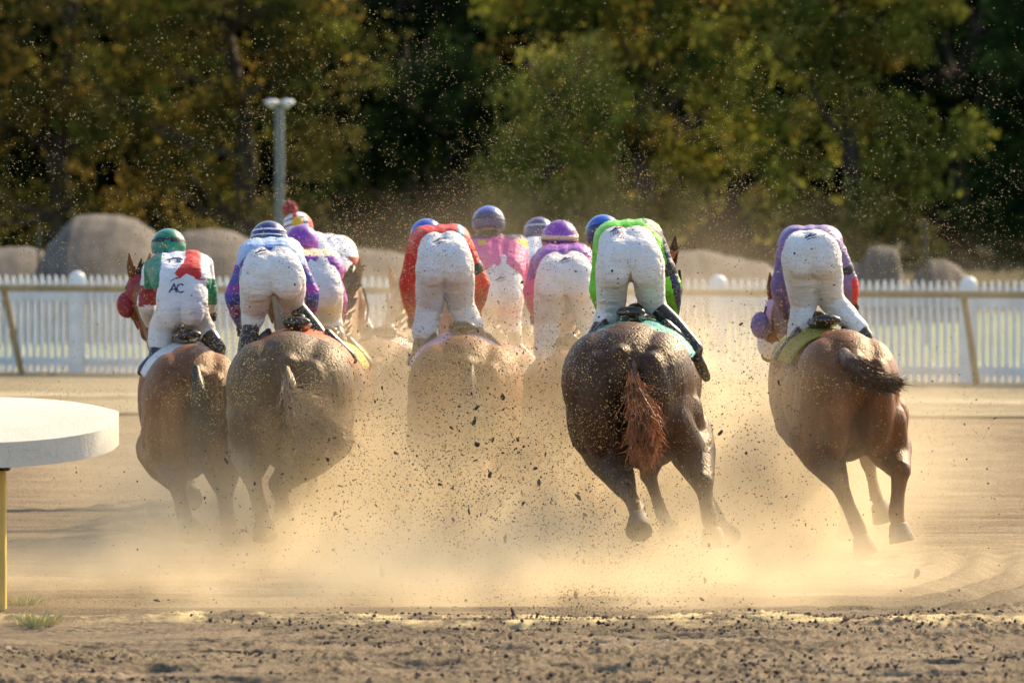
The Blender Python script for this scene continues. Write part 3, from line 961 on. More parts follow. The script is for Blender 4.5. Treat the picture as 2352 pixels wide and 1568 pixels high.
def make_horse(spec):
    F = Frame(spec['px'], spec['py'], spec['d'], R(spec['head']), spec.get('k', 1.08), spec.get('lean', 0))
    root = empty("horse", (F.o.x, F.o.y, 0))
    tag(root, spec['label'], "horse", "horses racing away from the camera")
    s = Shape(); rot = F.rot; k = F.k
    def E(r, f, u, a, b, c, tilt=0):
        rr = rot @ Matrix.Rotation(R(tilt), 3, 'X')
        s.ell(F(r, f, u), (a * k, b, c), rr, 20, 12)
    # quarters
    E(0, 0.00, 1.29, .25, .42, .30, 6)
    for sg in (-1, 1):
        E(sg * .155, -.05, 1.22, .185, .36, .31, 10)
        E(sg * .135, -.29, 1.08, .118, .16, .34, 6)
        E(sg * .215, -.10, 1.02, .11, .24, .28, 8)
        E(sg * .20, .08, 1.05, .14, .26, .26, 0)
        s.cap(F(sg * .17, -.10, 1.10), F(sg * .205, .16, .90), .17, .125)
        E(sg * .19, .30, 1.36, .08, .10, .07)
    E(0, -.28, 1.40, .06, .14, .07)
    # barrel, chest
    E(0, .50, 1.13, .315, .55, .345)
    E(0, .10, .93, .20, .30, .22)
    E(0, .75, .88, .22, .45, .26)
    E(0, .95, 1.10, .29, .42, .38)
    E(0, 1.25, 1.18, .24, .25, .33)
    E(0, .80, 1.48, .11, .40, .12)
    E(0, .35, 1.44, .16, .45, .13)
    for sg in (-1, 1):
        E(sg * .17, 1.10, 1.17, .12, .22, .33, -12)
        E(sg * .15, 1.02, .95, .09, .13, .20)
    # neck and head
    poll, muz = spec['poll'], spec['muz']
    nb = F(0, 1.20, 1.32)
    mid = nb.lerp(poll, .5) + Vector((0, 0, .03))
    flt = (F.rt, 0.62)
    s.cap(nb, mid, .25, .17, 16, flt)
    s.cap(mid, poll, .17, .115, 16, flt)
    hd = (muz - poll).normalized()
    side = spec.get('side', F.rt)
    s.cap(poll, poll.lerp(muz, .45), .105, .10, 14, (side, .75))
    s.cap(poll.lerp(muz, .35) - Vector((0, 0, .02)), poll.lerp(muz, .82), .10, .062, 14)
    s.cap(poll.lerp(muz, .8), muz, .062, .066, 14)
    for sg in (-1, 1):
        s.ell(poll.lerp(muz, .33) + side * sg * .075, (.028, .028, .028))
        s.ell(muz + side * sg * .035 + hd * .035, (.025, .025, .025))
        s.cap(poll.lerp(muz, .20) + side * sg * .04 - Vector((0, 0, .05)), poll.lerp(muz, .30) + side * sg * .045 - Vector((0, 0, .09)), .065, .05)
    # legs
    hooves = []
    for (sg, hock, fet, cor, hn) in spec['hind']:
        sr = spec.get('stif', (.205, .205))[0 if sg < 0 else 1]
        st = F(sg * sr, .17, .88)
        back = -F.fw
        s.cap(F(sg * (sr - .035), -.02, 1.02), F(sg * sr, .06, .86), .18, .14)
        s.tube([st, st.lerp(hock, .38) + back * .02, st.lerp(hock, .75), hock], [.165, .150, .105, .074], 14)
        s.cap(F(sg * (sr - .055), -.22, 1.0), st.lerp(hock, .5) + back * .05, .135, .105)
        s.cap(hock + back * .04 + Vector((0, 0, .04)), hock + Vector((0, 0, -.02)), .036, .055)   # point of hock
        s.cap(st.lerp(hock, .55) + back * .05, hock + back * .035 + Vector((0, 0, .05)), .04, .022)
        s.tube([hock, hock.lerp(fet, .5), fet], [.064, .048, .056], 12)
        s.cap(fet, cor, .054, .050)
        hooves.append((cor, hn))
    for (sg, el, kn, fet, cor, hn) in spec['fore']:
        e = el or F(sg * .16, 1.02, .92)
        s.tube([e, e.lerp(kn, .5), kn], [.12, .084, .056], 12)
        s.ell(kn, (.060, .062, .065))
        s.tube([kn, kn.lerp(fet, .5), fet], [.050, .038, .046], 12)
        s.cap(fet, cor, .045, .040)
        hooves.append((cor, hn))
    body = s.organic("body", spec['mat'], root, voxel=0.0155, smooth=6)
    # ears
    for sg in (-1, 1):
        e = Shape(); b0 = poll + side * sg * .055 + Vector((0, 0, .07))
        tip = b0 + Vector((0, 0, .17)) + side * sg * .02 - hd * .02
        e.cap(b0, b0.lerp(tip, .5), .028, .033, 10); e.cap(b0.lerp(tip, .5), tip, .033, .006, 10)
        e.build("ear", spec['mat'], root)
    for (c, hn) in hooves:
        hoof("hoof", c, hn, root)
    # mane
    m_ = Shape()
    for i in range(16):
        t = i / 15
        c = nb.lerp(poll, t) + Vector((0, 0, .16 * (1 - t) + .115 * t + .03)) + (poll - nb).normalized() * .02
        for q in range(4):
            o = Vector((random.uniform(-.03, .03), random.uniform(-.05, .05), 0))
            m_.cap(c + o - Vector((0, 0, .04)), c + o + F.rt * random.uniform(.02, .10) + Vector((0, -.04, random.uniform(.01, .07))), .022, .006, 6)
    m_.build("mane", spec['hair'], root)
    # tail: dock and strands
    t_ = Shape(); tp = spec['tail']
    cur = [tp[0]]
    t_.tube([p for p in tp], [spec['tr'] * q for q in spec.get('tprof', [.45, .8, 1.0, .75])][:len(tp)], 10)
    tail = t_.organic("tail", spec.get('tailmat', spec['hair']), root, voxel=.012, smooth=5)
    me = hair_mesh(tp, spec['tr'], spec.get('tprof', [.45, .8, 1.0, .75]), spec.get('strands', 900), spec.get('curl', .5), spec['px'], root.location)
    link_mesh("strands", me, spec.get('strandmat', spec['hair']), tail)
    # blinker hood
    if spec.get('hood'):
        hm, cm = spec['hood']
        b_ = Shape(); 
        b_.cap(poll + Vector((0, 0, .0)), poll.lerp(muz, .62), .118, .095, 18, (side, .86))
        hd_ = b_.build("hood", hm, root)
        for sg in (-1, 1):
            c_ = Shape(); c = poll.lerp(muz, .34) + side * sg * .115 - Vector((0, .03, 0))
            c_.ell(c, (.075, .085, .095)); c_.build("eye_cup", cm, root)
        if spec.get('noseband'):
            n_ = Shape(); c = poll.lerp(muz, .66)
            n_.cap(c - hd * .02, c + hd * .05, .112, .105, 18); n_.build("noseband", spec['noseband'], root)
    # bridle straps and bit
    for sg in (-1, 1):
        b_ = Shape()
        b_.tube([poll + side * sg * .10 + Vector((0, 0, .02)), poll.lerp(muz, .5) + side * sg * .105, muz.lerp(poll, .12) + side * sg * .072], .010, 6)
        b_.build("cheek_strap", M_BOOT, root)
    # saddle cloth: shell over the back, resting on it
    s = Shape(); nu, nv = 22, 8; rows = []
    c0, c1 = spec.get('cloth_span', (.28, .92))
    for j in range(nv):
        f = c0 + (c1 - c0) * j / (nv - 1)
        for i in range(nu):
            a = R(-62 + 124 * i / (nu - 1))
            top = 1.555 + .035 * min(1, max(0, (f - .4) / .3))
            r = .345 * math.sin(a); u = 1.13 + (top - 1.13) * math.cos(a) ** .8
            rows.append(F(r / 1.0, f, u))
    n = len(rows)
    inner = [p - Vector((0, 0, .012)) for p in rows]
    fs_ = []
    for j in range(nv - 1):
        for i in range(nu - 1):
            q = j * nu + i
            fs_.append((q, q + 1, q + nu + 1, q + nu)); fs_.append((n + q + nu, n + q + nu + 1, n + q + 1, n + q))
    for i in range(nu - 1):
        fs_.append((i + 1, i, n + i, n + i + 1)); q = (nv - 1) * nu + i; fs_.append((q, q + 1, n + q + 1, n + q))
    for j in range(nv - 1):
        q = j * nu; fs_.append((q, q + nu, n + q + nu, n + q)); q += nu - 1; fs_.append((q + nu, q, n + q, n + q + nu))
    s.add(rows + inner, fs_)
    c = F(0, .6, 1.6); c.z = 1.2
    o = s.build("saddle_cloth", spec['cloth'], off=c); o.location = c
    tag(o, spec['cloth_label'], "saddle cloth", "saddle cloths under the riders")
    # race saddle: seat, pommel, two flaps
    c = F(0, .62, 1.63)
    sr = empty("saddle", c); tag(sr, spec['saddle_label'], "saddle", "small race saddles")
    a = Shape(); a.ell(F(0, .64, 1.61), (.10, .20, .035), F.rot); a.ell(F(0, .48, 1.635), (.10, .05, .04), F.rot); a.ell(F(0, .80, 1.64), (.06, .06, .05), F.rot)
    a.organic("seat", M_BOOT, sr, voxel=.012, smooth=4)
    for sg in (-1, 1):
        a = Shape(); a.cap(F(sg * .17, .70, 1.54), F(sg * .29, .72, 1.40), .05, .05, 10, (F.rt, .3))
        a.build("flap", M_BOOT, sr)
    return root, F


BAY = coat("dark_bay_coat", (0.018, 0.009, 0.006), (0.10, 0.035, 0.014), rough=0.46)
BROWN = coat("brown_coat", (0.085, 0.030, 0.010), (0.34, 0.115, 0.028), rough=0.52)
GREY = coat("dark_brown_coat", (0.055, 0.032, 0.017), (0.14, 0.080, 0.038), rough=0.52)
CHEST = coat("chestnut_coat", (0.065, 0.022, 0.008), (0.28, 0.085, 0.020), rough=0.5)
H_DARK = plain("dark_horse_hair", (0.025, 0.017, 0.012), 0.5, 0.4, 40)
H_AUB = plain("auburn_horse_hair", (0.42, 0.15, 0.05), 0.45, 0.75, 9)
H_BRN = plain("brown_horse_hair", (0.085, 0.042, 0.02), 0.5, 0.5, 60)
H_FLAX = plain("flaxen_horse_hair", (0.36, 0.24, 0.15), 0.5, 0.4, 60)


def Q(px, py, d):                 # short hand for a joint seen at a photo pixel
    return P(px, py, d)


horses = {}
SPECS = {}
d = 35.7
SPECS['h9'] = dict(px=1455, py=735, d=d, head=7, k=1.24, lean=-0.09, stif=(.20, .26), mat=BAY, hair=H_AUB, tailmat=BAY, strandmat=H_AUB,
    label="dark bay horse ridden by the lime-green rider, auburn tail bunched behind it",
    poll=Q(1526, 628, d + 2.1), muz=Q(1532, 710, d + 2.55),
    hind=[(-1, Q(1436, 1120, d - .44), Q(1464, 1172, d - .80), Q(1467, 1190, d - .86), (0, -.7, -.7)),
          (1, Q(1614, 1108, d - .34), Q(1630, 1190, d - .40), Q(1636, 1218, d - .40), (.05, -.15, -1))],
    fore=[(-1, Q(1508, 1010, d + .9), Q(1490, 1090, d + .8), Q(1522, 1185, d + .7), Q(1535, 1205, d + .66), (.25, -.3, -1)),
          (1, None, Q(1600, 1090, d + 1.1), Q(1652, 1195, d + .6), Q(1658, 1214, d + .55), (.35, -.9, -.5))],
    tail=[Q(1452, 838, d - .38), Q(1455, 885, d - .52), Q(1478, 955, d - .56), Q(1480, 1015, d - .55), Q(1482, 1050, d - .52)], tr=.078, tprof=[.45, .5, .95, .85, .5], strands=2600, curl=.8,
    cloth=M_TEAL, cloth_label="teal saddle cloth under the lime-green rider", saddle_label="black race saddle under the lime-green rider")
d = 37.3
SPECS['h10'] = dict(px=1948, py=752, d=d, head=-9, k=1.0, lean=-0.05, stif=(.20, .27), mat=CHEST, hair=H_BRN,
    label="chestnut horse on the right in a pink blinker hood, dark tail swept sideways",
    poll=Q(1790, 712, d + 1.9), muz=Q(1768, 812, d + 2.15), side=Vector((.9, .4, 0)).normalized(),
    hind=[(-1, Q(1925, 1105, d - .35), Q(1972, 1215, d - .30), Q(1980, 1235, d - .30), (.25, -.2, -1)),
          (1, Q(2068, 1080, d - .30), Q(2058, 1180, d - .35), Q(2064, 1206, d - .32), (.2, -.1, -1))],
    fore=[(1, Q(1985, 990, d + .8), Q(1995, 1060, d + .8), Q(2012, 1140, d + .7), Q(2022, 1160, d + .7), (.3, -.3, -1)),
          (-1, None, Q(1920, 1080, d + 1.3), Q(1945, 1180, d + 1.2), Q(1948, 1200, d + 1.2), (0, -.3, -1))],
    tail=[Q(1938, 812, d - .34), Q(1958, 840, d - .58), Q(1990, 866, d - .62), Q(2030, 880, d - .58), Q(2060, 882, d - .52)], tr=.072, tprof=[.6, .9, .85, .5, .12], strands=1800, curl=.35,
    hood=(M_LILAC, M_LAV), noseband=M_WHITE2,
    cloth=M_OLIVE, cloth_label="olive saddle cloth under the lavender rider", saddle_label="dark race saddle under the lavender rider")
d = 38.3
SPECS['h1'] = dict(px=440, py=786, d=d, head=-8, k=1.0, lean=0.02, mat=BROWN, hair=H_DARK,
    label="brown horse at the left in a dark red blinker hood",
    poll=Q(322, 665, d + 1.9), muz=Q(342, 765, d + 2.2), side=Vector((.95, .3, 0)).normalized(),
    hind=[(-1, Q(405, 1108, d - .40), Q(424, 1190, d - .66), Q(434, 1203, d - .70), (.3, -.7, -.6)),
          (1, Q(515, 1120, d - .35), Q(524, 1200, d - .38), Q(528, 1220, d - .36), (.05, -.2, -1))],
    fore=[(1, None, Q(500, 1080, d + 1.1), Q(515, 1170, d + 1.0), Q(516, 1190, d + 1.0), (0, -.3, -1)),
          (-1, None, Q(420, 1060, d + 1.4), Q(436, 1110, d + 1.2), Q(440, 1128, d + 1.2), (0, -.8, -.4))],
    tail=[Q(450, 845, d - .36), Q(455, 900, d - .50), Q(462, 965, d - .52), Q(465, 1030, d - .48)], tr=.07, strands=900, curl=.5,
    tprof=[.4, .8, .8, .4], hood=(M_DRED, M_DRED),
    cloth=M_WHITE, cloth_label="white saddle cloth under the rider in the green helmet", saddle_label="black race saddle under the rider in the green helmet")
d = 37.2
SPECS['h2'] = dict(px=664, py=757, d=d, head=1, k=1.25, lean=0.03, mat=GREY, hair=H_FLAX, tailmat=GREY,
    label="dusty dark brown horse with pale tail wisps, just right of the brown horse",
    poll=Q(645, 665, d + 2.1), muz=Q(650, 750, d + 2.5),
    hind=[(-1, Q(578, 1090, d - .35), Q(600, 1180, d - .5), Q(606, 1200, d - .5), (.1, -.4, -1)),
          (1, Q(640, 1110, d - .1), Q(655, 1190, d + .1), Q(660, 1210, d + .1), (.1, -.2, -1))],
    fore=[(1, None, Q(720, 1060, d + 1.3), Q(715, 1150, d + 1.1), Q(716, 1170, d + 1.1), (0, -.4, -1)),
          (-1, None, Q(640, 1040, d + 1.3), Q(650, 1140, d + 1.2), Q(652, 1160, d + 1.2), (0, -.3, -1))],
    tail=[Q(650, 830, d - .36), Q(668, 905, d - .6), Q(705, 948, d - .66), Q(748, 985, d - .62), Q(765, 1002, d - .6)], tr=.06, tprof=[.6, .8, .9, .6, .3], strands=1800, curl=1.2,
    cloth=M_ORANGE, cloth_label="orange-red saddle cloth under the rider in blue and white", saddle_label="dark race saddle under the rider in blue and white")
d = 39.2
SPECS['h5'] = dict(px=1068, py=766, d=d, head=-3, k=1.18, mat=BROWN, hair=H_DARK,
    label="brown horse veiled by dust beneath the red-jacketed rider",
    poll=Q(1030, 665, d + 2.1), muz=Q(1022, 745, d + 2.5),
    hind=[(-1, Q(1010, 1095, d - .30), Q(1035, 1170, d - .4), Q(1042, 1190, d - .4), (.1, -.3, -1)),
          (1, Q(1105, 1080, d - .5), Q(1120, 1130, d - .8), Q(1124, 1146, d - .85), (.1, -.9, -.3))],
    fore=[(1, None, Q(1100, 1060, d + 1.3), Q(1098, 1140, d + 1.1), Q(1099, 1158, d + 1.1), (0, -.4, -1)),
          (-1, None, Q(1030, 1040, d + 1.3), Q(1040, 1130, d + 1.2), Q(1042, 1150, d + 1.2), (0, -.3, -1))],
    tail=[Q(1078, 835, d - .36), Q(1080, 900, d - .52), Q(1090, 965, d - .52), Q(1092, 1025, d - .5)], tr=.07, strands=900, curl=.5,
    cloth=M_LILAC, cloth_label="pale pink saddle cloth under the red-jacketed rider", saddle_label="brown race saddle under the red-jacketed rider")
d = 39.8
SPECS['h8'] = dict(px=1302, py=800, d=d, head=2, k=1.0, mat=CHEST, hair=H_DARK,
    label="horse almost hidden by dust under the rider in the purple and red helmet",
    poll=Q(1318, 690, d + 2.1), muz=Q(1325, 770, d + 2.5),
    hind=[(-1, Q(1262, 1080, d - .30), Q(1265, 1160, d - .4), Q(1266, 1180, d - .4), (.1, -.3, -1)),
          (1, Q(1345, 1080, d - .3), Q(1348, 1150, d - .5), Q(1350, 1170, d - .5), (.1, -.5, -.8))],
    fore=[(1, None, Q(1335, 1050, d + 1.3), Q(1338, 1130, d + 1.1), Q(1339, 1148, d + 1.1), (0, -.4, -1)),
          (-1, None, Q(1280, 1040, d + 1.3), Q(1284, 1120, d + 1.2), Q(1286, 1138, d + 1.2), (0, -.3, -1))],
    tail=[Q(1305, 860, d - .36), Q(1308, 915, d - .5), Q(1312, 970, d - .5), Q(1314, 1020, d - .48)], tr=.06, strands=500,
    cloth=M_WHITE, cloth_label="white saddle cloth under the rider in the purple and red helmet", saddle_label="dark race saddle under the rider in the purple and red helmet")
for k_, sp in SPECS.items():
    horses[k_] = make_horse(sp)[0]


def copy_tree(o, parent=None):
    c = o.copy(); COL.objects.link(c)
    if parent is not None: c.parent = parent
    for ch in list(o.children):
        copy_tree(ch, c)
    return c


def far_horse(src, px, py, d, rot, label, clothmat, clabel, slabel, matl=None):
    """another horse of the field: copy of one already built, with its own saddle cloth and saddle"""
    src_root = horses[src]; sp = SPECS[src]
    top = P(px, py, d); stop = P(sp['px'], sp['py'], sp['d'])
    c = copy_tree(src_root)
    c['label'] = label
    c.rotation_euler = (0, 0, -R(rot))
    c.location = (top.x, top.y, top.z - stop.z)
    if matl:
        for ch in c.children:
            if ch.name.startswith(("body", "ear")):
                ch.data = ch.data.copy(); ch.data.materials.clear(); ch.data.materials.append(matl)
    mw = Matrix.Translation(Vector(c.location)) @ Matrix.Rotation(-R(rot), 4, 'Z') @ Matrix.Translation(-Vector(src_root.location))
    for o in list(COL.objects):
        if o.parent is None and o.get('label') in (sp['cloth_label'], sp['saddle_label']):
            q = copy_tree(o)
            q.matrix_world = mw @ Matrix.Translation(o.location)
            q['label'] = clabel if o.get('category') == "saddle cloth" else slabel
            if o.get('category') == "saddle cloth":
                q.data = q.data.copy(); q.data.materials.clear(); q.data.materials.append(clothmat)
    return c


far_horse('h5', 870, 775, 43.3, 7, "brown horse behind on the left, under the white-jacketed rider with a red pompom", M_WHITE, "white saddle cloth under the white-jacketed rider with a red pompom", "dark race saddle under the white-jacketed rider with a red pompom", CHEST)
far_horse('h8', 728, 775, 40.9, 3, "horse hidden behind the dusty dark brown one, under the small rider in purple", M_YELL, "yellow saddle cloth under the small rider in purple with a cream collar", "dark race saddle under the small rider in purple with a cream collar", BROWN)
far_horse('h5', 1143, 790, 42.6, 1, "horse veiled by dust under the upright pink-jacketed rider", M_PINK, "pink saddle cloth under the upright pink-jacketed rider", "dark race saddle under the upright pink-jacketed rider")
far_horse('h8', 1222, 795, 45.2, 2, "farthest horse veiled by dust, under the rider in plain white silks", M_LBLUE, "light blue saddle cloth under the rider in plain white silks", "dark race saddle under the rider in plain white silks", BROWN)

# ------------------------------------------------------------------ riders


def glove(name, wrist, elbow, mat, parent, sg):
    """closed hand: palm, four bent fingers of unequal length, thumb"""
    ax = (wrist - elbow).normalized()
    side = ax.cross(Vector((0, 0, 1)))
    side = side.normalized() * sg if side.length > .05 else Vector((sg, 0, 0))
    dn = ax.cross(side).normalized()
    if dn.z > 0: dn = -dn
    s = Shape()
    palm = wrist + ax * .055
    s.cap(wrist - ax * .02, palm, .030, .036, 10, (dn, .6))
    s.ell(palm + ax * .02, (.042, .042, .022), Matrix((side, ax, dn)).transposed())
    for i, (o, L) in enumerate(((-.030, .030), (-.010, .036), (.010, .034), (.028, .026))):
        k0 = palm + ax * .045 + side * o
        k1 = k0 + ax * L * .6 + dn * L * .7
        k2 = k1 + dn * L * .5 - ax * L * .55
        s.tube([k0, k1, k2], [.0100, .0095, .0085], 8)
    t0 = palm - side * .036; t1 = t0 + ax * .035 + dn * .02 - side * .004; t2 = t1 + ax * .02 + side * .018 + dn * .012
    s.tube([t0, t1, t2], [.012, .0105, .009], 8)
    return s.organic(name, mat, parent, voxel=.0055, smooth=2)


def boot(name, knee, ankle, toe, parent, mat=None, top=0.0):
    s = Shape()
    a = knee.lerp(ankle, top)
    s.tube([a, a.lerp(ankle, .45), ankle], [.060, .064, .045], 14)
    dirf = (toe - ankle).normalized()
    heel = ankle - dirf * .05 - Vector((0, 0, .055))
    s.cap(ankle - Vector((0, 0, .01)), heel, .044, .034, 12)
    s.tube([heel, ankle.lerp(toe, .5) - Vector((0, 0, .05)), toe - Vector((0, 0, .045))], [.034, .038, .032], 12)
    o = s.organic(name, mat or M_BOOT, parent, voxel=.011, smooth=3)
    h = Shape(); h.box(heel - Vector((0, 0, .038)) + dirf * .012, (.055, .055, .02)); h.build("heel", M_RUBBER, o, off=parent.location)
    st = Shape(); c = ankle.lerp(toe, .5) - Vector((0, 0, .085))
    return o


def folds(o, amp, seed):
    """soft cloth folds pressed into the garment along its normals"""
    me = o.data; n = len(me.vertices)
    co = np.empty(n * 3, dtype=np.float32); no = np.empty(n * 3, dtype=np.float32)
    me.vertices.foreach_get("co", co); me.vertices.foreach_get("normal", no)
    co = co.reshape(-1, 3).astype(float); no = no.reshape(-1, 3)
    x, z = co[:, 0] + 20 + co[:, 1] * .3, co[:, 2] + 5
    sgn = np.where(co[:, 0] > 0, 1.0, -1.0)
    a = fbm(x * 5 + z * 3 * sgn, z * 17 - x * 8 * sgn, seed, 3)
    r1 = 1 - np.abs(a - .5) * 4
    b = fbm(x * 11, z * 9, seed + 3, 2)
    d = amp * np.clip(r1, -.5, 1) * np.clip((b - .35) * 3, 0, 1)
    co += no * d[:, None]
    me.vertices.foreach_set("co", co.astype(np.float32).ravel()); me.update()


def rider(sp):
    """sp gives joints as (px, py, depth offset from the hips)"""
    d = sp['d']
    def J(k, dflt=None):
        v = sp.get(k, dflt)
        return P(v[0], v[1], d + v[2])
    hipL, hipR = J('hipL'), J('hipR')
    knL, knR, anL, anR = J('kneeL'), J('kneeR'), J('ankL'), J('ankR')
    waist, chest = J('waist'), J('chest')
    shL, shR, elL, elR, haL, haR = J('shL'), J('shR'), J('elL'), J('elR'), J('haL'), J('haR')
    head = J('headc') - Vector((0, 0, sp.get('hdrop', .034)))
    pel = (hipL + hipR) / 2
    th = sp.get('thigh', .118); hr = sp.get('headr', .118)
    root = empty("person", (pel.x, pel.y, 0))
    tag(root, sp['label'], "person", "jockeys seen from behind")
    neck = (shL + shR) / 2
    neck2 = neck.lerp(head, .65)
    wp = (waist + pel) / 2
    cr = sp.get('cr', .135)
    face = sp.get('face', Vector((0, 1, -.25))).normalized()
    # body (skin): one continuous surface
    s = Shape()
    s.cap(pel, waist, .11, .10); s.cap(waist, chest, .10, .125); s.cap(chest, neck, .12, .08)
    s.cap(chest, shL, .10, .055); s.cap(chest, shR, .10, .055)
    s.cap(neck, neck2, .060, .052); s.cap(neck2, head, .055, .07)
    s.ell(head, (.078, .095, .110))
    s.ell(head + face * .085 - Vector((0, 0, .02)), (.014, .024, .022))          # nose
    s.ell(head + face * .060 - Vector((0, 0, .085)), (.030, .030, .024))         # chin
    s.ell(head + face * .078 - Vector((0, 0, .055)), (.024, .012, .008))         # mouth
    for sg in (-1, 1):
        s.ell(head + Vector((sg * .080, .0, -.03)), (.010, .018, .028))           # ear
        s.ell(head + face * .075 + Vector((sg * .030, 0, .012)), (.014, .012, .010))
    for a, b_, c_ in ((shL, elL, haL), (shR, elR, haR)):
        s.tube([a, b_, c_], [.048, .040, .027], 12)
    for a, b_, c_ in ((hipL, knL, anL), (hipR, knR, anR)):
        s.tube([a, b_, c_], [.085, .052, .036], 12)
    s.organic("body", M_SKIN, root, voxel=.011, smooth=3)
    # breeches
    s = Shape()
    w = (hipR - hipL).length
    s.ell(pel + Vector((0, .02, .03)), (w / 2 + .070, .12, .12))
    s.cap(pel + Vector((0, .03, .05)), wp, .135, .13, 18)
    br = sp.get('wr', .125)
    for dx in (-.33, .33):
        o = (hipR - hipL) * dx
        s.cap(pel + o + Vector((0, 0, .03)), waist + o * .9, br * .99, br * sp.get('bw', .86), 18)
        s.cap(waist + o * .9, waist.lerp(chest, sp.get('sst', .42) * .8) + o * .9, br * sp.get('bw', .86), br * sp.get('bw', .86) * .95, 18)
    for sg, hp, kn, an, e in ((-1, hipL, knL, anL, sp.get('endL', .35)), (1, hipR, knR, anR, sp.get('endR', .35))):
        s.ell(hp + Vector((-sg * .012, -.045, -.02)), (th * .88, .098, .12))
        s.tube([hp, hp.lerp(kn, .5), kn], [th * .95, th * .88, sp.get('kr', .084)], 16)
        s.cap(kn, kn.lerp(an, e), sp.get('kr', .088), sp.get('calf', .072), 16)
    br_o = s.organic("breeches", [sp.get('pants', M_WHITE)], root, voxel=.0115, smooth=4)
    folds(br_o, .0055, int(sp['d'] * 10))
    # cuffs
    if sp.get('socks'):
        for nm, kn, an, e in (("sock", knL, anL, sp.get('endL', .35)), ("sock", knR, anR, sp.get('endR', .35))):
            q = Shape(); q.cap(kn.lerp(an, e - .02), kn.lerp(an, e + .05), .082, .080, 16); q.build("cuff", M_WHITE2, root)
            q = Shape(); q.cap(kn.lerp(an, e + .05), kn.lerp(an, e + .38), .068, .066, 16); q.build("sock", M_WHITE2, root)
    # silks
    s = Shape()
    up = (chest - waist).normalized()
    wr = sp.get('wr', .125)
    lat = (shR - shL).normalized()
    w0 = waist.lerp(chest, sp.get('sst', .42))
    for o in (-.075, 0, .075):
        s.cap(w0 + lat * o, chest + lat * o * 1.25, wr, cr, 16)
    s.cap(chest, neck, cr, .10, 16)
    s.cap(chest, shL, cr * .95, sp.get('shr', .088)); s.cap(chest, shR, cr * .95, sp.get('shr', .088))
    ar = sp.get('arm', .068)
    for a, b_, c_ in ((shL, elL, haL), (shR, elR, haR)):
        s.tube([a, a.lerp(b_, .5), b_, b_.lerp(c_, .55), b_.lerp(c_, .93)], [sp.get('shr', .088), ar * 1.08, ar, ar * .85, ar * .55], 14)
    s.cap(neck, neck.lerp(neck2, .55), .072, .066, 14)
    si = s.organic("silks", sp['cols'], root, voxel=.0115, smooth=4)
    folds(si, .0045, int(sp['d'] * 10) + 40)
    if sp.get('paint'):
        paint(si, sp['paint'], root.location)
    # boots and gloves
    fwd = Vector((0, 1, 0))
    toeL = J('toeL') if 'toeL' in sp else anL + Vector((-.03, .15, -.03))
    toeR = J('toeR') if 'toeR' in sp else anR + Vector((.03, .15, -.03))
    boot("boot", knL, anL, toeL, root, sp.get('bootm'), sp.get('bootL', .30)); boot("boot", knR, anR, toeR, root, sp.get('bootm'), sp.get('bootR', .30))
    gm = sp.get('glovem', M_BOOT)
    glove("glove", haL, elL, gm, root, -1); glove("glove", haR, elR, gm, root, 1)
    # helmet with peak, cover bands and goggle strap
    s = Shape()
    tilt = sp.get('htilt', 0)
    hrot = Matrix.Rotation(R(tilt), 3, 'Y') @ Matrix.Rotation(R(sp.get('hpitch', -12)), 3, 'X')
    hc = head + Vector((0, -.005, .035))
    s.ell(hc, (hr, hr * 1.14, hr * 1.02), hrot, 36, 24)
    hm = s.mesh("helmet", root.location)
    # cut off below the rim
    bm_ = bmesh.new(); bm_.from_mesh(hm)
    pc = hc + hrot @ Vector((0, 0, -hr * .42)) - root.location
    bmesh.ops.bisect_plane(bm_, geom=bm_.verts[:] + bm_.edges[:] + bm_.faces[:], plane_co=pc, plane_no=hrot @ Vector((0, 0, -1)), clear_outer=True)
    bmesh.ops.holes_fill(bm_, edges=[e for e in bm_.edges if e.is_boundary], sides=0)
    bm_.to_mesh(hm); bm_.free()
    ho = link_mesh("helmet", hm, sp['hcols'], root)
    if sp.get('hpaint'):
        inv = hrot.transposed(); hp_ = sp['hpaint']
        idx = []
        for p in ho.data.polygons:
            q = inv @ (Vector(p.center) + Vector(root.location) - hc); idx.append(hp_(q.x / hr, q.y / hr, q.z / hr))
        ho.data.polygons.foreach_set("material_index", idx)
    def band(name, z, h, mat, grow=1.03, par=ho):
        q = Shape(); seg = 40; vs_ = []
        for zz, g_ in ((z - h / 2, 1.0), (z - h / 2, grow), (z + h / 2, grow), (z + h / 2, 1.0)):
            rr = math.sqrt(max(.02, 1 - (zz / 1.02) ** 2))
            for i in range(seg):
                a = 2 * math.pi * i / seg
                vs_.append(hc + hrot @ Vector((math.cos(a) * rr * hr * g_, math.sin(a) * rr * hr * 1.14 * g_, zz * hr)))
        fs_ = [(k * seg + i, k * seg + (i + 1) % seg, ((k + 1) % 4) * seg + (i + 1) % seg, ((k + 1) % 4) * seg + i) for k in range(4) for i in range(seg)]
        q.add(vs_, fs_)
        return q.build(name, mat, par, off=root.location)
    for bnd in sp.get('bands', []):
        band(*bnd)
    q = Shape()                                                    # peak
    q.ell(hc + hrot @ Vector((0, hr * 1.12, -hr * .25)), (hr * .72, hr * .42, .012), hrot, 20, 8)
    q.build("peak", sp['hcols'][0], ho, off=root.location)
    q = Shape()                                                    # goggles on the face
    for sg in (-1, 1):
        q.ell(head + face * .092 + Vector((sg * .034, 0, .01)), (.034, .018, .026))
    q.build("goggles", M_RUBBER, root)
    if sp.get('hair', True):
        q = Shape(); q.ell(head + Vector((0, -.035, -.055)), (.082, .072, .065)); q.build("hair", M_HAIR, root)
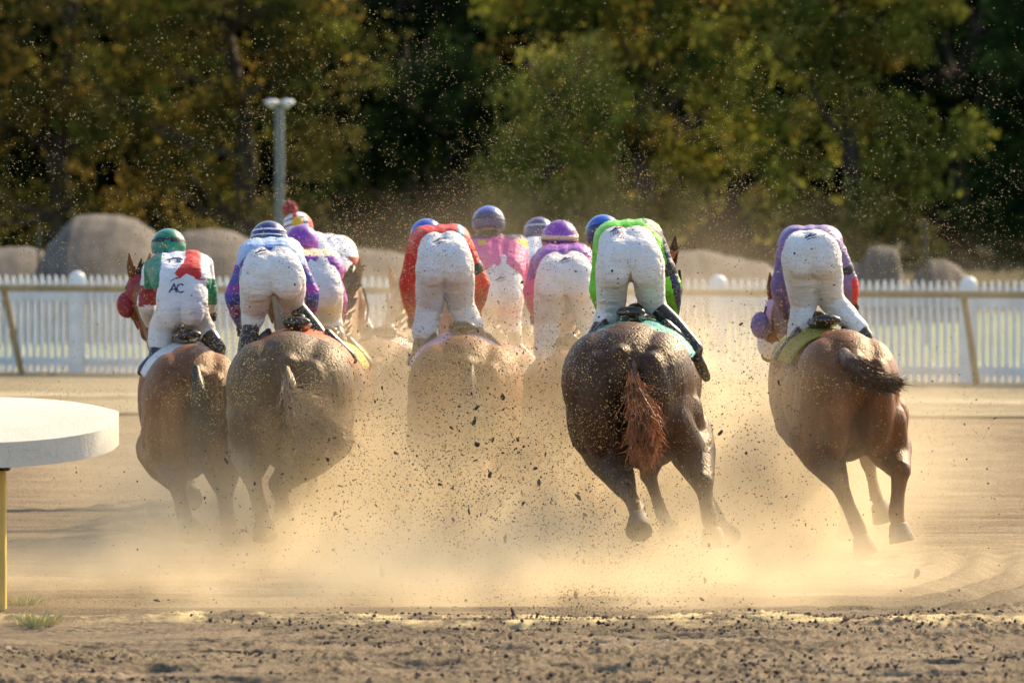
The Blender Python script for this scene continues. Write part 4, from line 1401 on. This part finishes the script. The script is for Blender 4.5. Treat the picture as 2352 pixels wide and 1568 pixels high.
    if sp.get('pompom'):
        c1 = hc + hrot @ Vector((-.03, -.02, hr * 1.30)); c2 = hc + hrot @ Vector((.01, -hr * 1.18, hr * .12))
        q = Shape(); g = random.Random(4)
        q.ell(c1, (.055, .055, .055))
        for i in range(120):
            v = Vector((g.gauss(0, 1), g.gauss(0, 1), g.gauss(0, 1))).normalized()
            q.cap(c1 + v * .045, c1 + v * g.uniform(.062, .074), .008, .003, 5)
        q.build("pompom", M_DRED, ho, off=root.location)
        q = Shape(); q.cap(c1, hc, .03, .045, 10); q.build("tassel", M_DRED, ho, off=root.location)
        q = Shape(); q.ell(c2, (.042, .022, .042)); q.build("button", M_YELL, ho, off=root.location)
    # arm band
    for (nm, a, b_, t, mat) in ((("arm_band", shR, elR, sp['armband'], M_RUBBER),) if sp.get('armband') else ()):
        c = a.lerp(b_, t); ax = (b_ - a).normalized()
        q = Shape(); q.cap(c - ax * .012, c + ax * .012, ar * 1.14, ar * 1.14, 16); q.build(nm, mat, root)
    # print on the back of the breeches
    if sp.get('marks'):
        dgm = br_o.data
        bvh = BVHTree.FromPolygons([v.co + Vector(root.location) for v in dgm.vertices], [tuple(p.vertices) for p in dgm.polygons])
        cam0 = Vector((0, 0, CAM_H))
        dgs = si.data
        bvh2 = BVHTree.FromPolygons([v.co + Vector(root.location) for v in dgs.vertices], [tuple(p.vertices) for p in dgs.polygons])
        for (nm, strokes, mat, tgt) in sp['marks']:
            q = Shape(); bv_ = bvh if tgt == 'b' else bvh2
            for (pts, wd) in strokes:
                dense = []
                for i in range(len(pts) - 1):
                    n = max(2, int(math.hypot(pts[i + 1][0] - pts[i][0], pts[i + 1][1] - pts[i][1]) / 1.2))
                    for k in range(n):
                        t = k / n; dense.append((pts[i][0] * (1 - t) + pts[i + 1][0] * t, pts[i][1] * (1 - t) + pts[i + 1][1] * t))
                dense.append(pts[-1]); hits = []
                for (x, y) in dense:
                    dr = (P(x, y, d) - cam0).normalized()
                    h = bv_.ray_cast(cam0, dr)
                    if h[0] is not None: hits.append(h[0] + h[1] * .001)
                if len(hits) > 1:
                    for i in range(len(hits) - 1):
                        if (hits[i + 1] - hits[i]).length < .08:
                            q.cap(hits[i], hits[i + 1], wd, wd, 6)
            if q.v: q.build(nm, mat, root)
    return root


def arc(cx, cy, rx, ry, a0, a1, n=14):
    return [(cx + rx * math.cos(R(a0 + (a1 - a0) * i / n)), cy - ry * math.sin(R(a0 + (a1 - a0) * i / n))) for i in range(n + 1)]


def emblem(cx, cy, k=1.0):
    """small swoosh print: navy streaks and a red one"""
    return [("emblem", [([(cx - 14 * k, cy + 4 * k), (cx - 2 * k, cy - 1 * k), (cx + 8 * k, cy - 3 * k)], .0050), ([(cx - 6 * k, cy - 1 * k), (cx + 2 * k, cy - 7 * k)], .0045),
                        ([(cx - 10 * k, cy + 8 * k), (cx + 4 * k, cy + 4 * k), (cx + 14 * k, cy + 2 * k)], .0028)], M_INK, 'b'),
            ("emblem_red", [([(cx + 2 * k, cy - 2 * k), (cx + 14 * k, cy - 6 * k)], .0045)], M_INKR, 'b')]


# --- lime green rider (J9)
def p9(x, y, w):
    if x > 1500 and y > 545:
        t = (x - (1508 + (y - 545) * .22)) / 44
        return 1 if .25 < t < .68 else 0
    if x < 1400 and y > 600:
        return 1 if x > 1379 else 0
    if x > 1462 and y < 545 and (x - 1462) * .9 > (y - 500) * .0 and 500 + (x - 1475) * .65 < y < 507 + (x - 1475) * .85 and x > 1475: return 1
    return 0
J9 = dict(hdrop=0.016, sst=.34, d=36.25, hipL=(1408, 612, 0), hipR=(1486, 608, 0), kr=.090, kneeL=(1403, 708, .30), kneeR=(1496, 692, .32), ankL=(1332, 850, .10), ankR=(1600, 800, .10),
    toeL=(1316, 900, .24), toeR=(1622, 850, .26), waist=(1440, 562, .16), chest=(1444, 550, .48), shL=(1392, 566, .60), shR=(1500, 560, .60),
    elL=(1376, 665, .62), elR=(1542, 655, .62), haL=(1392, 732, .95), haR=(1548, 722, .95), headc=(1386, 542, .80), wr=.140, cr=.135, thigh=.118,
    label="jockey in lime green and navy silks, white breeches, on the dark bay horse", cols=[M_LIME, M_NAVY], paint=p9,
    hcols=[M_H_NAVY, M_H_BLUE], hpaint=lambda x, y, z: 1 if z > .35 else 0, endL=.22, endR=.10, bootL=.15, bootR=.08, armband=.62, htilt=-10,
    marks=[("emblem", [([(1402, 533), (1414, 526), (1424, 524)], .0055), ([(1411, 526), (1418, 519)], .005),
                       ([(1409, 540), (1409, 531)], .003), ([(1414, 538), (1413, 530), (1418, 529), (1419, 535), (1415, 538)], .0028)], M_INK, 'b'),
           ("emblem_red", [([(1423, 524), (1434, 521)], .0055), ([(1421, 530), (1424, 536), (1429, 527)], .003)], M_INKR, 'b')])
# --- lavender rider (J10)
def p10(x, y, w):
    if x > 1950 and y > 640 and x > 1958: return 1
    return 0
J10 = dict(hdrop=0.034, sst=.32, d=37.9, hipL=(1833, 592, 0), hipR=(1893, 590, 0), kneeL=(1846, 702, .22), kneeR=(1908, 690, .26), ankL=(1822, 850, .02), ankR=(1990, 772, .10),
    toeL=(1812, 892, .16), toeR=(2020, 790, .22), waist=(1858, 568, .16), chest=(1862, 560, .46), shL=(1812, 580, .56), shR=(1916, 580, .56),
    elL=(1792, 660, .60), elR=(1950, 650, .60), haL=(1806, 735, .95), haR=(1958, 692, .85), headc=(1842, 610, .86), thigh=.122, wr=.135, cr=.13, kr=.088, calf=.080,
    label="jockey in lavender silks leaning far forward on the chestnut horse at the right", cols=[M_LAV, M_RED], paint=p10, socks=True,
    hcols=[M_H_PURP], endL=.40, endR=.42, bootL=.62, bootR=.66, armband=.55, marks=emblem(1862, 543, .9))
# --- green helmet rider (J1)
def p1(x, y, w):
    if x < 331: return 3 if 655 < y < 705 and x > 318 else 0
    if x < 372 - (y - 590) * .12: return 1 if y < 662 else (3 if y < 700 else 0)
    if x > 462 and y < 640: return 0
    if x >= 474: return 1 if y < 700 else 0
    edge = 410 + 16 * math.cos(max(0.0, min(1.0, (y - 588) / 55)) * 3.1)
    if x > edge and y < 645: return 2
    return 0
J1 = dict(bw=.97, sst=0.001, d=38.85, hipL=(393, 706, 0), hipR=(443, 702, 0), kneeL=(375, 750, .18), kneeR=(455, 745, .22), ankL=(352, 860, .08), ankR=(505, 800, .10),
    toeL=(344, 900, .2), toeR=(520, 830, .22), waist=(418, 648, .10), chest=(408, 618, .38), shL=(355, 622, .48), shR=(462, 612, .46),
    elL=(336, 695, .50), elR=(478, 668, .50), haL=(345, 745, .85), haR=(484, 712, .80), headc=(387, 566, .60), thigh=.108, wr=.130, cr=.125, kr=.098, calf=.090,
    label="jockey in a green helmet, white green and red silks, letters AC on the white breeches", cols=[M_WHITE2, M_GREEN, M_RED, M_DRED], paint=p1,
    hcols=[M_H_GREEN, M_RUBBER, M_H_BLUE], hpaint=lambda x, y, z: (1 if .18 < z - .15 * (1 - x * x) < .36 else (2 if z < -.20 else 0)), hpitch=0, endL=.30, endR=.22, bootL=.32, bootR=.25, headr=.122, hair=False,
    face=Vector((.1, 1, 0)),
    marks=[("lettering", [([(389, 671), (400, 652), (405, 671)], .0052), ([(393, 665), (404, 664)], .0045), (arc(415, 662, 8.5, 9.5, 50, 310), .0052)], M_INK, 'b'),
           ("emblem", [([(392, 645), (402, 640), (408, 637)], .0035)], M_INK, 'b'), ("emblem_red", [([(405, 640), (416, 637)], .0035)], M_INKR, 'b'),
           ("lettering", [([(384, 597), (397, 594), (412, 593), (418, 597)], .006), ([(390, 602), (391, 595)], .006), ([(408, 602), (408, 595), (415, 602)], .005)], M_INK, 's')])
# --- blue and white rider (J2)
def p2(x, y, w):
    dx = (x - 622) / 75.0
    yb = 572 + 42 * abs(dx) ** 2.4
    if yb - 5 < y < yb + 9 and abs(dx) < 1.15: return 1
    if abs(dx) > .95 and y > 610: return 1 if (y // 26) % 2 == 0 else 2
    return 0
J2 = dict(hdrop=0.022, d=37.75, hipL=(590, 645, 0), hipR=(663, 640, 0), kneeL=(584, 715, .25), kneeR=(668, 690, .35), ankL=(556, 850, .10), ankR=(772, 820, .16),
    toeL=(546, 890, .24), toeR=(784, 860, .26), sst=.12, waist=(622, 604, .14), chest=(622, 590, .46), shL=(572, 606, .56), shR=(672, 602, .56),
    elL=(538, 680, .60), elR=(712, 672, .60), haL=(553, 745, .95), haR=(712, 725, .95), headc=(618, 556, .76), thigh=.122, wr=.142, cr=.135, kr=.088,
    label="jockey in light blue and dark blue silks and a navy helmet with white bands", cols=[M_LBLUE, M_BLUE, M_PURP], paint=p2,
    hcols=[M_H_NAVY], bands=[("band", .42, .10, M_WHITE2), ("strap", .12, .06, M_WHITE2)], headr=.128, endL=.18, endR=.06, bootL=.22, bootR=.10, marks=emblem(600, 578, .9))
# --- small purple rider (J3)
J3 = dict(bw=.97, sst=0.001, d=41.4, hipL=(712, 672, 0), hipR=(754, 668, 0), kneeL=(720, 735, .25), kneeR=(758, 730, .25), ankL=(690, 800, .1), ankR=(785, 800, .1),
    waist=(728, 622, .14), chest=(718, 612, .40), shL=(690, 618, .46), shR=(752, 618, .46), elL=(680, 690, .55), elR=(778, 690, .55), haL=(690, 730, .9), haR=(775, 735, .9),
    headc=(693, 556, .60), thigh=.115, label="small jockey in a purple helmet and magenta silks with cream collar, half hidden", cols=[M_MAGE, M_CREAM, M_PURP],
    paint=lambda x, y, w: 1 if y < 588 else (2 if y < 606 else 0), hcols=[M_H_PURP], headr=.125, endL=.3, endR=.3)
# --- white rider with pompom (J4)
J4 = dict(hdrop=.052, bw=.97, sst=0.001, d=43.9, hipL=(752, 655, 0), hipR=(792, 655, 0), kneeL=(765, 715, .22), kneeR=(808, 705, .22), ankL=(770, 790, .05), ankR=(846, 765, -.05),
    waist=(768, 606, .14), chest=(752, 575, .36), shL=(718, 575, .44), shR=(780, 583, .44), elL=(715, 650, .5), elR=(806, 640, .42), haL=(735, 700, .8), haR=(800, 700, .8),
    headc=(684, 518, .52), thigh=.118, label="white-jacketed jockey with red sleeves, striped helmet with a red pompom and yellow button", cols=[M_WHITE2, M_RED],
    paint=lambda x, y, w: 1 if (x > 786 and 590 < y < 672 and not 628 < y < 645) else 0,
    hcols=[M_WHITE2, M_RED, M_H_NAVY], hpaint=lambda x, y, z: 1 if (abs(x) < .16 or x > .72 or x < -.80 or z < -.22) else (2 if abs(z - .45) < .06 or abs(z - .12) < .06 else 0),
    pompom=True, headr=.122, htilt=-12, endL=.5, endR=.75, bootL=.7, bootR=.85, calf=.062)
# --- red rider (J5)
def p5(x, y, w):
    if 1052 < x < 1066 and y < 545: return 1
    return 0
J5 = dict(hdrop=0.012, sst=.28, d=39.75, hipL=(991, 612, 0), hipR=(1053, 608, 0), kneeL=(987, 705, .26), kneeR=(1058, 700, .28), ankL=(958, 840, .10), ankR=(1115, 805, .10),
    toeL=(946, 870, .2), toeR=(1130, 830, .24), waist=(1017, 570, .16), chest=(1010, 556, .46), shL=(962, 572, .56), shR=(1060, 566, .56),
    elL=(938, 650, .60), elR=(1104, 652, .60), haL=(946, 725, .95), haR=(1096, 715, .95), headc=(980, 548, .80), thigh=.118, wr=.135, cr=.13, kr=.096, calf=.086,
    label="red-jacketed jockey with a bright blue helmet and white breeches, centre left", cols=[M_RED, M_TEALS], paint=p5,
    hcols=[M_H_NAVY, M_H_BLUE], hpaint=lambda x, y, z: 1 if z > .3 else 0, endL=.45, endR=.45, bootL=.45, bootR=.45, bootm=M_TANB, armband=.60, marks=emblem(1010, 552, .95), htilt=-12)
# --- upright pink rider (J6)
def p6(x, y, w):
    if y < 548 and abs(x - 1145) > 0 and y < 542 + abs(x - 1145) * .25: return 1
    if 1098 < x < 1118 and 552 < y < 562: return 2
    if x > 1180 and y > 550 and x - 1180 > (y - 550) * 1.6: return 2
    return 0
J6 = dict(bw=.97, sst=0.001, d=43.2, hipL=(1124, 672, 0), hipR=(1168, 668, 0), kneeL=(1118, 740, .25), kneeR=(1172, 735, .25), ankL=(1105, 810, .1), ankR=(1190, 810, .1),
    waist=(1146, 620, .08), chest=(1144, 580, .26), shL=(1100, 566, .30), shR=(1186, 564, .30), elL=(1088, 640, .42), elR=(1200, 640, .42), haL=(1100, 700, .8), haR=(1190, 700, .8),
    headc=(1122, 512, .36), thigh=.120, wr=.13, label="jockey sitting more upright in pink silks and a navy helmet, highest head of the field", cols=[M_PINK, M_NAVY, M_YELL], paint=p6,
    hcols=[M_H_NAVY, M_H_BLUE], hpaint=lambda x, y, z: 1 if z > .55 else 0, bands=[("strap", .10, .10, M_RUBBER)], headr=.128, hair=True, marks=emblem(1150, 640, .8))
# --- plain white silks (J7)
J7 = dict(bw=.97, sst=0.001, d=45.8, hipL=(1208, 660, 0), hipR=(1250, 660, 0), kneeL=(1205, 720, .25), kneeR=(1255, 720, .25), ankL=(1195, 790, .1), ankR=(1262, 790, .1),
    waist=(1228, 610, .14), chest=(1228, 580, .34), shL=(1204, 585, .42), shR=(1270, 580, .42), elL=(1190, 660, .5), elR=(1280, 650, .5), haL=(1196, 715, .85), haR=(1270, 715, .85),
    headc=(1238, 535, .56), thigh=.115, label="jockey in plain white silks and a navy helmet, squeezed between pink and purple riders", cols=[M_WHITE2, M_LAV], paint=lambda x, y, w: 1 if x < 1196 and y > 610 else 0,
    hcols=[M_H_NAVY], bands=[("band", .35, .08, M_WHITE2)], headr=.125)
# --- purple / red helmet rider (J8)
def p8(x, y, w):
    if x < 1236 and y > 640: return 2
    if x > 1338 and y > 585: return 1
    return 0
J8 = dict(hdrop=0.016, sst=.12, d=40.3, hipL=(1264, 648, 0), hipR=(1330, 644, 0), kneeL=(1256, 735, .20), kneeR=(1346, 728, .24), ankL=(1252, 860, .08), ankR=(1405, 840, .10),
    waist=(1298, 612, .14), chest=(1296, 600, .42), shL=(1244, 606, .50), shR=(1346, 602, .50), elL=(1222, 668, .54), elR=(1372, 665, .54), haL=(1228, 720, .9), haR=(1372, 715, .9),
    headc=(1286, 554, .64), thigh=.120, wr=.142, cr=.13, kr=.092, calf=.085, label="jockey in purple and pink silks, purple helmet with cream and red bands", cols=[M_PURP, M_MAGE, M_PINK], paint=p8,
    hcols=[M_H_PURP], bands=[("band", .14, .22, M_CREAM), ("strap", -.08, .10, M_RUBBER), ("rim", -.28, .20, M_RED)], headr=.132, endL=.60, endR=.40, bootL=.62, bootR=.45,
    marks=emblem(1298, 597, .85), hpitch=4)
for sp in (J1, J2, J3, J4, J5, J6, J7, J8, J9, J10):
    rider(sp)

# riding whip of the pompom rider
a = P(852, 750, 44.3); b_ = P(950, 782, 44.0)
s = Shape(); s.cap(a, a.lerp(b_, .2), .011, .009, 8); s.cap(a.lerp(b_, .2), b_, .008, .004, 8)
o = s.build("riding_whip", M_BOOT, off=a); o.location = a
tag(o, "thin dark riding whip pointing right from the pompom rider", "whip")

# ------------------------------------------------------------------ dust kicked up by the field
m = bpy.data.materials.new("dust"); m.use_nodes = True
nt = m.node_tree; nt.nodes.clear()
out = nt.nodes.new("ShaderNodeOutputMaterial")
pv = nt.nodes.new("ShaderNodeVolumePrincipled")
pv.inputs["Color"].default_value = (0.97, 0.835, 0.59, 1)
pv.inputs["Anisotropy"].default_value = 0.3
tc = nt.nodes.new("ShaderNodeTexCoord")


def mth(op, a, b=None, clamp=False):
    n = nt.nodes.new("ShaderNodeMath"); n.operation = op; n.use_clamp = clamp
    for i, v in enumerate((a, b)):
        if v is None: continue
        if isinstance(v, (int, float)): n.inputs[i].default_value = v
        else: nt.links.new(v, n.inputs[i])
    return n.outputs[0]


def vm(op, a, b):
    n = nt.nodes.new("ShaderNodeVectorMath"); n.operation = op
    for i, v in enumerate((a, b)):
        if isinstance(v, tuple): n.inputs[i].default_value = v
        else: nt.links.new(v, n.inputs[i])
    return n


BLOBS = [  # centre, radii, density per metre
    ((-0.50, 37.4, 0.08), (0.95, 1.3, 0.55), 0.70),
    ((0.2, 41.3, 0.30), (1.55, 2.4, 0.70), 1.5),
    ((1.45, 38.4, 0.20), (0.62, 1.9, 0.60), 1.0),
    ((-1.6, 40.6, 0.30), (1.0, 2.2, 0.50), 0.32),
    ((0.3, 35.2, 0.0), (1.8, 1.6, 0.30), 0.85),
    ((1.75, 37.3, 0.10), (0.55, 1.2, 0.34), 0.40),
    ((1.62, 37.0, 0.65), (0.40, 1.0, 0.45), 0.3),
    ((-2.4, 35.4, 0.0), (1.1, 1.8, 0.20), 0.40),
    ((0.0, 33.8, 0.0), (1.9, 1.15, 0.24), 0.85),
    ((-0.7, 35.2, 0.0), (1.2, 1.4, 0.30), 0.6),
    ((0.4, 42.5, 1.2), (3.0, 2.6, 0.9), 0.065),
    ((-1.45, 36.3, 0.3), (0.75, 1.0, 0.55), 0.42),
    ((1.05, 35.5, 0.10), (0.30, 0.5, 0.30), 1.1),
    ((0.15, 35.0, 0.15), (0.35, 0.6, 0.40), 0.8),
]
pos = tc.outputs["Object"]
tot = None
for c, r, dn in BLOBS:
    s1 = vm('SUBTRACT', pos, c).outputs[0]
    s2 = vm('MULTIPLY', s1, (1 / r[0], 1 / r[1], 1 / r[2])).outputs[0]
    dd = vm('DOT_PRODUCT', s2, s2).outputs["Value"]
    e = mth('MULTIPLY', mth('EXPONENT', mth('MULTIPLY', dd, -0.9)), dn)
    tot = e if tot is None else mth('ADD', tot, e)
nz = nt.nodes.new("ShaderNodeTexNoise"); nz.inputs["Scale"].default_value = 1.0; nz.inputs["Detail"].default_value = 4
nz.inputs["Roughness"].default_value = 0.6
nt.links.new(pos, nz.inputs["Vector"])
mr = nt.nodes.new("ShaderNodeMapRange")
mr.inputs["From Min"].default_value = 0.40; mr.inputs["From Max"].default_value = 0.62
mr.inputs["To Min"].default_value = 0.15; mr.inputs["To Max"].default_value = 1.9
nt.links.new(nz.outputs["Fac"], mr.inputs[0])
den = mth('MULTIPLY', tot, mr.outputs[0])
den = mth('MAXIMUM', mth('SUBTRACT', den, 0.012), 0.0)
nt.links.new(den, pv.inputs["Density"])
nt.links.new(pv.outputs[0], out.inputs["Volume"])
s = Shape(); s.box((0, 0, 0), (9.6, 15, 3.3))
o = link_mesh("haze", s.mesh("haze", smooth=False), m)
o.data.transform(Matrix.Translation((0, 39.7, 1.45)))
tag(o, "golden dust cloud thrown up around the legs of the galloping horses", "dust", kind="stuff")

# flying grains of sand, lit by the low sun
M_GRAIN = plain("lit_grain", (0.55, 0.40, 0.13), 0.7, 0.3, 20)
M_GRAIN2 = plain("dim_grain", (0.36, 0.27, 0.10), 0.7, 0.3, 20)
M_CLOD = plain("moist_clod", (0.055, 0.035, 0.03), 0.85, 0.4, 30)


def grains(name, pts, sizes, mat, label, stretch=1.0, cat="sand"):
    n = len(pts)
    base = np.array([(1, 0, 0), (-1, 0, 0), (0, 1, 0), (0, -1, 0), (0, 0, 1), (0, 0, -1)], dtype=float)
    fc = np.array([(0, 2, 4), (2, 1, 4), (1, 3, 4), (3, 0, 4), (2, 0, 5), (1, 2, 5), (3, 1, 5), (0, 3, 5)])
    a = rng.normal(size=(n, 3)); a /= np.linalg.norm(a, axis=1)[:, None]
    b = np.cross(a, rng.normal(size=(n, 3))); b /= np.linalg.norm(b, axis=1)[:, None]
    c = np.cross(a, b)
    sc = sizes[:, None, None] * (0.6 + 0.8 * rng.random((n, 6, 1)))
    loc = base[None] * np.array([1, 1, stretch])
    v = (loc[:, :, :1] * a[:, None] + loc[:, :, 1:2] * b[:, None] + loc[:, :, 2:] * c[:, None]) * sc + pts[:, None]
    f = (fc[None] + (np.arange(n) * 6)[:, None, None]).reshape(-1, 3)
    o = link_mesh(name, mesh_np(name, v.reshape(-1, 3), f, False), mat)
    return tag(o, label, cat, kind="stuff")


def spray(n, fx, fy, d0, d1):
    """random points; fx, fy give where in the view they hang, at a random distance"""
    out = []
    dd = rng.uniform(d0, d1, n)
    for i in range(n):
        out.append(tuple(P(fx[i], fy[i], dd[i])))
    return np.array(out)


n = 42000
fx = rng.uniform(-60, 2412, n)
fy = 640 * rng.random(n) ** 0.62 - 10
mid = np.exp(-((fx - 1250) / 900) ** 2)
keep = rng.random(n) < (0.35 + 0.65 * mid) * np.clip(3.2 * (fbm(fx / 90, fy / 60, 71, 3) - 0.28), 0.12, 1)
fx, fy = fx[keep], fy[keep]
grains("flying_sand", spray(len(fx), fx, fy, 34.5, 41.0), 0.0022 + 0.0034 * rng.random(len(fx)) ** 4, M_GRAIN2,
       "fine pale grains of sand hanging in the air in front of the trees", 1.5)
n = 75000
fx = rng.normal(1150, 560, n); fy = rng.normal(880, 150, n)
kp = rng.random(n) < np.clip(3 * (fbm(fx / 70, fy / 70, 91, 3) - 0.3), 0.1, 1)
fx, fy = fx[kp], fy[kp]; n = len(fx)
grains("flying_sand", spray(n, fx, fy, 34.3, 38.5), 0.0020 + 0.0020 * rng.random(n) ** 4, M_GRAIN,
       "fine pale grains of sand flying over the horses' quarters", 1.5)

# dark clods: the 300 largest are things, the rest one mass of crumbs
lumps = []
for k in range(8):
    g = np.random.default_rng(100 + k)
    s = Shape(); s.ell((0, 0, 0), (1, 0.75, 0.7), None, 9, 6)
    if k % 2: s.ell((0.8, 0.2, 0.2), (0.55, 0.45, 0.4), None, 7, 5)
    if k % 3 == 0: s.ell((-0.6, -0.3, 0.5), (0.5, 0.4, 0.5), None, 7, 5)
    me = s.mesh("dirt_clod", smooth=False)
    co = np.empty(len(me.vertices) * 3, dtype=np.float32); me.vertices.foreach_get("co", co)
    co = co.reshape(-1, 3) * (1 + 0.35 * (g.random((len(me.vertices), 1)) - .5))
    me.vertices.foreach_set("co", co.astype(np.float32).ravel()); me.update()
    me.materials.append(M_CLOD)
    lumps.append(me)


def clod_px(g):
    r = g.random()
    if r < .50: return g.gauss(1150, 230), g.gauss(1060, 190)
    if r < .72: return g.gauss(1400, 130), g.gauss(1290, 80)
    if r < .84: return g.gauss(900, 260), g.gauss(1150, 160)
    if r < .92: return g.gauss(1750, 90), g.gauss(950, 170)
    return g.uniform(100, 2300), g.uniform(700, 1400)


g = random.Random(9)
known = [(2107, 1315, .030), (1288, 1317, .030), (1178, 1405, .020), (1322, 1364, .016), (1160, 1238, .018), (878, 1316, .020), (612, 925, .018), (666, 935, .018),
         (1096, 1020, .022), (1088, 970, .018), (1155, 912, .020), (1230, 1075, .016), (1238, 1108, .018), (1328, 1140, .018), (753, 1055, .016), (730, 1054, .012),
         (1702, 744, .016), (1098, 760, .010), (558, 1218, .018), (1125, 1090, .018), (1248, 1278, .020), (765, 1262, .014), (940, 815, .010), (470, 1143, .010), (2285, 960, .009),
         (1612, 1375, .012), (1010, 1112, .012), (585, 1110, .014), (1005, 1330, .010), (1070, 1378, .012)]
for i in range(300):
    if i < len(known):
        x, y, r = known[i]
    else:
        while True:
            x, y = clod_px(g)
            if 20 < x < 2330 and 640 < y < 1400: break
        r = .0055 + .011 * g.random() ** 3.2
    o = bpy.data.objects.new("dirt_clod", lumps[g.randrange(8)])
    dmax = min(36.0, CAM_H * F_PX / max(y - 353, 1) * 0.985)
    o.location = P(x, y, g.uniform(min(34.2, dmax - .6), dmax))
    o.rotation_euler = (g.uniform(0, 6), g.uniform(0, 6), g.uniform(0, 6))
    o.scale = (r * g.uniform(.8, 1.5), r * g.uniform(.6, 1), r * g.uniform(.6, 1))
    COL.objects.link(o)
    tag(o, "dark clod of dirt flying through the dust behind the horses", "clod", "dark clods of dirt flying behind the horses")
n = 17000
pts = []
for i in range(n):
    x, y = clod_px(g)
    y = min(y, 1420)
    dmax = min(36.3, CAM_H * F_PX / max(y - 353, 1) * 0.985)
    pts.append(tuple(P(x, y, g.uniform(min(34.0, dmax - .6), dmax))))
grains("dirt_crumbs", np.array(pts), 0.0022 + 0.0045 * rng.random(n) ** 3, M_CLOD, "small dark crumbs of dirt thrown back by the hooves", cat="dirt")

# crumbs lying on the churned sand near the camera
n = 16000
gx = rng.uniform(-3.2, 3.2, n); gy = rng.uniform(27.7, 32.6, n)
w_ = fbm(gx * 1.2, gy * 2.0, 61, 4)
kp = (rng.random(n) < np.clip((w_ - 0.47) * 8, 0.10, 1)) & ~((gx < -1.3 + (31.0 - gy) * .55) & (gy > 30.0))
gx, gy = gx[kp], gy[kp]
gz = ground_height(gx, gy)
rs = 0.003 + 0.013 * rng.random(len(gx)) ** 5
grains("ground_crumbs", np.stack([gx, gy, gz + rs * 0.5], -1), rs, M_CLOD, "dark moist crumbs of soil lying on the churned sand", cat="dirt")
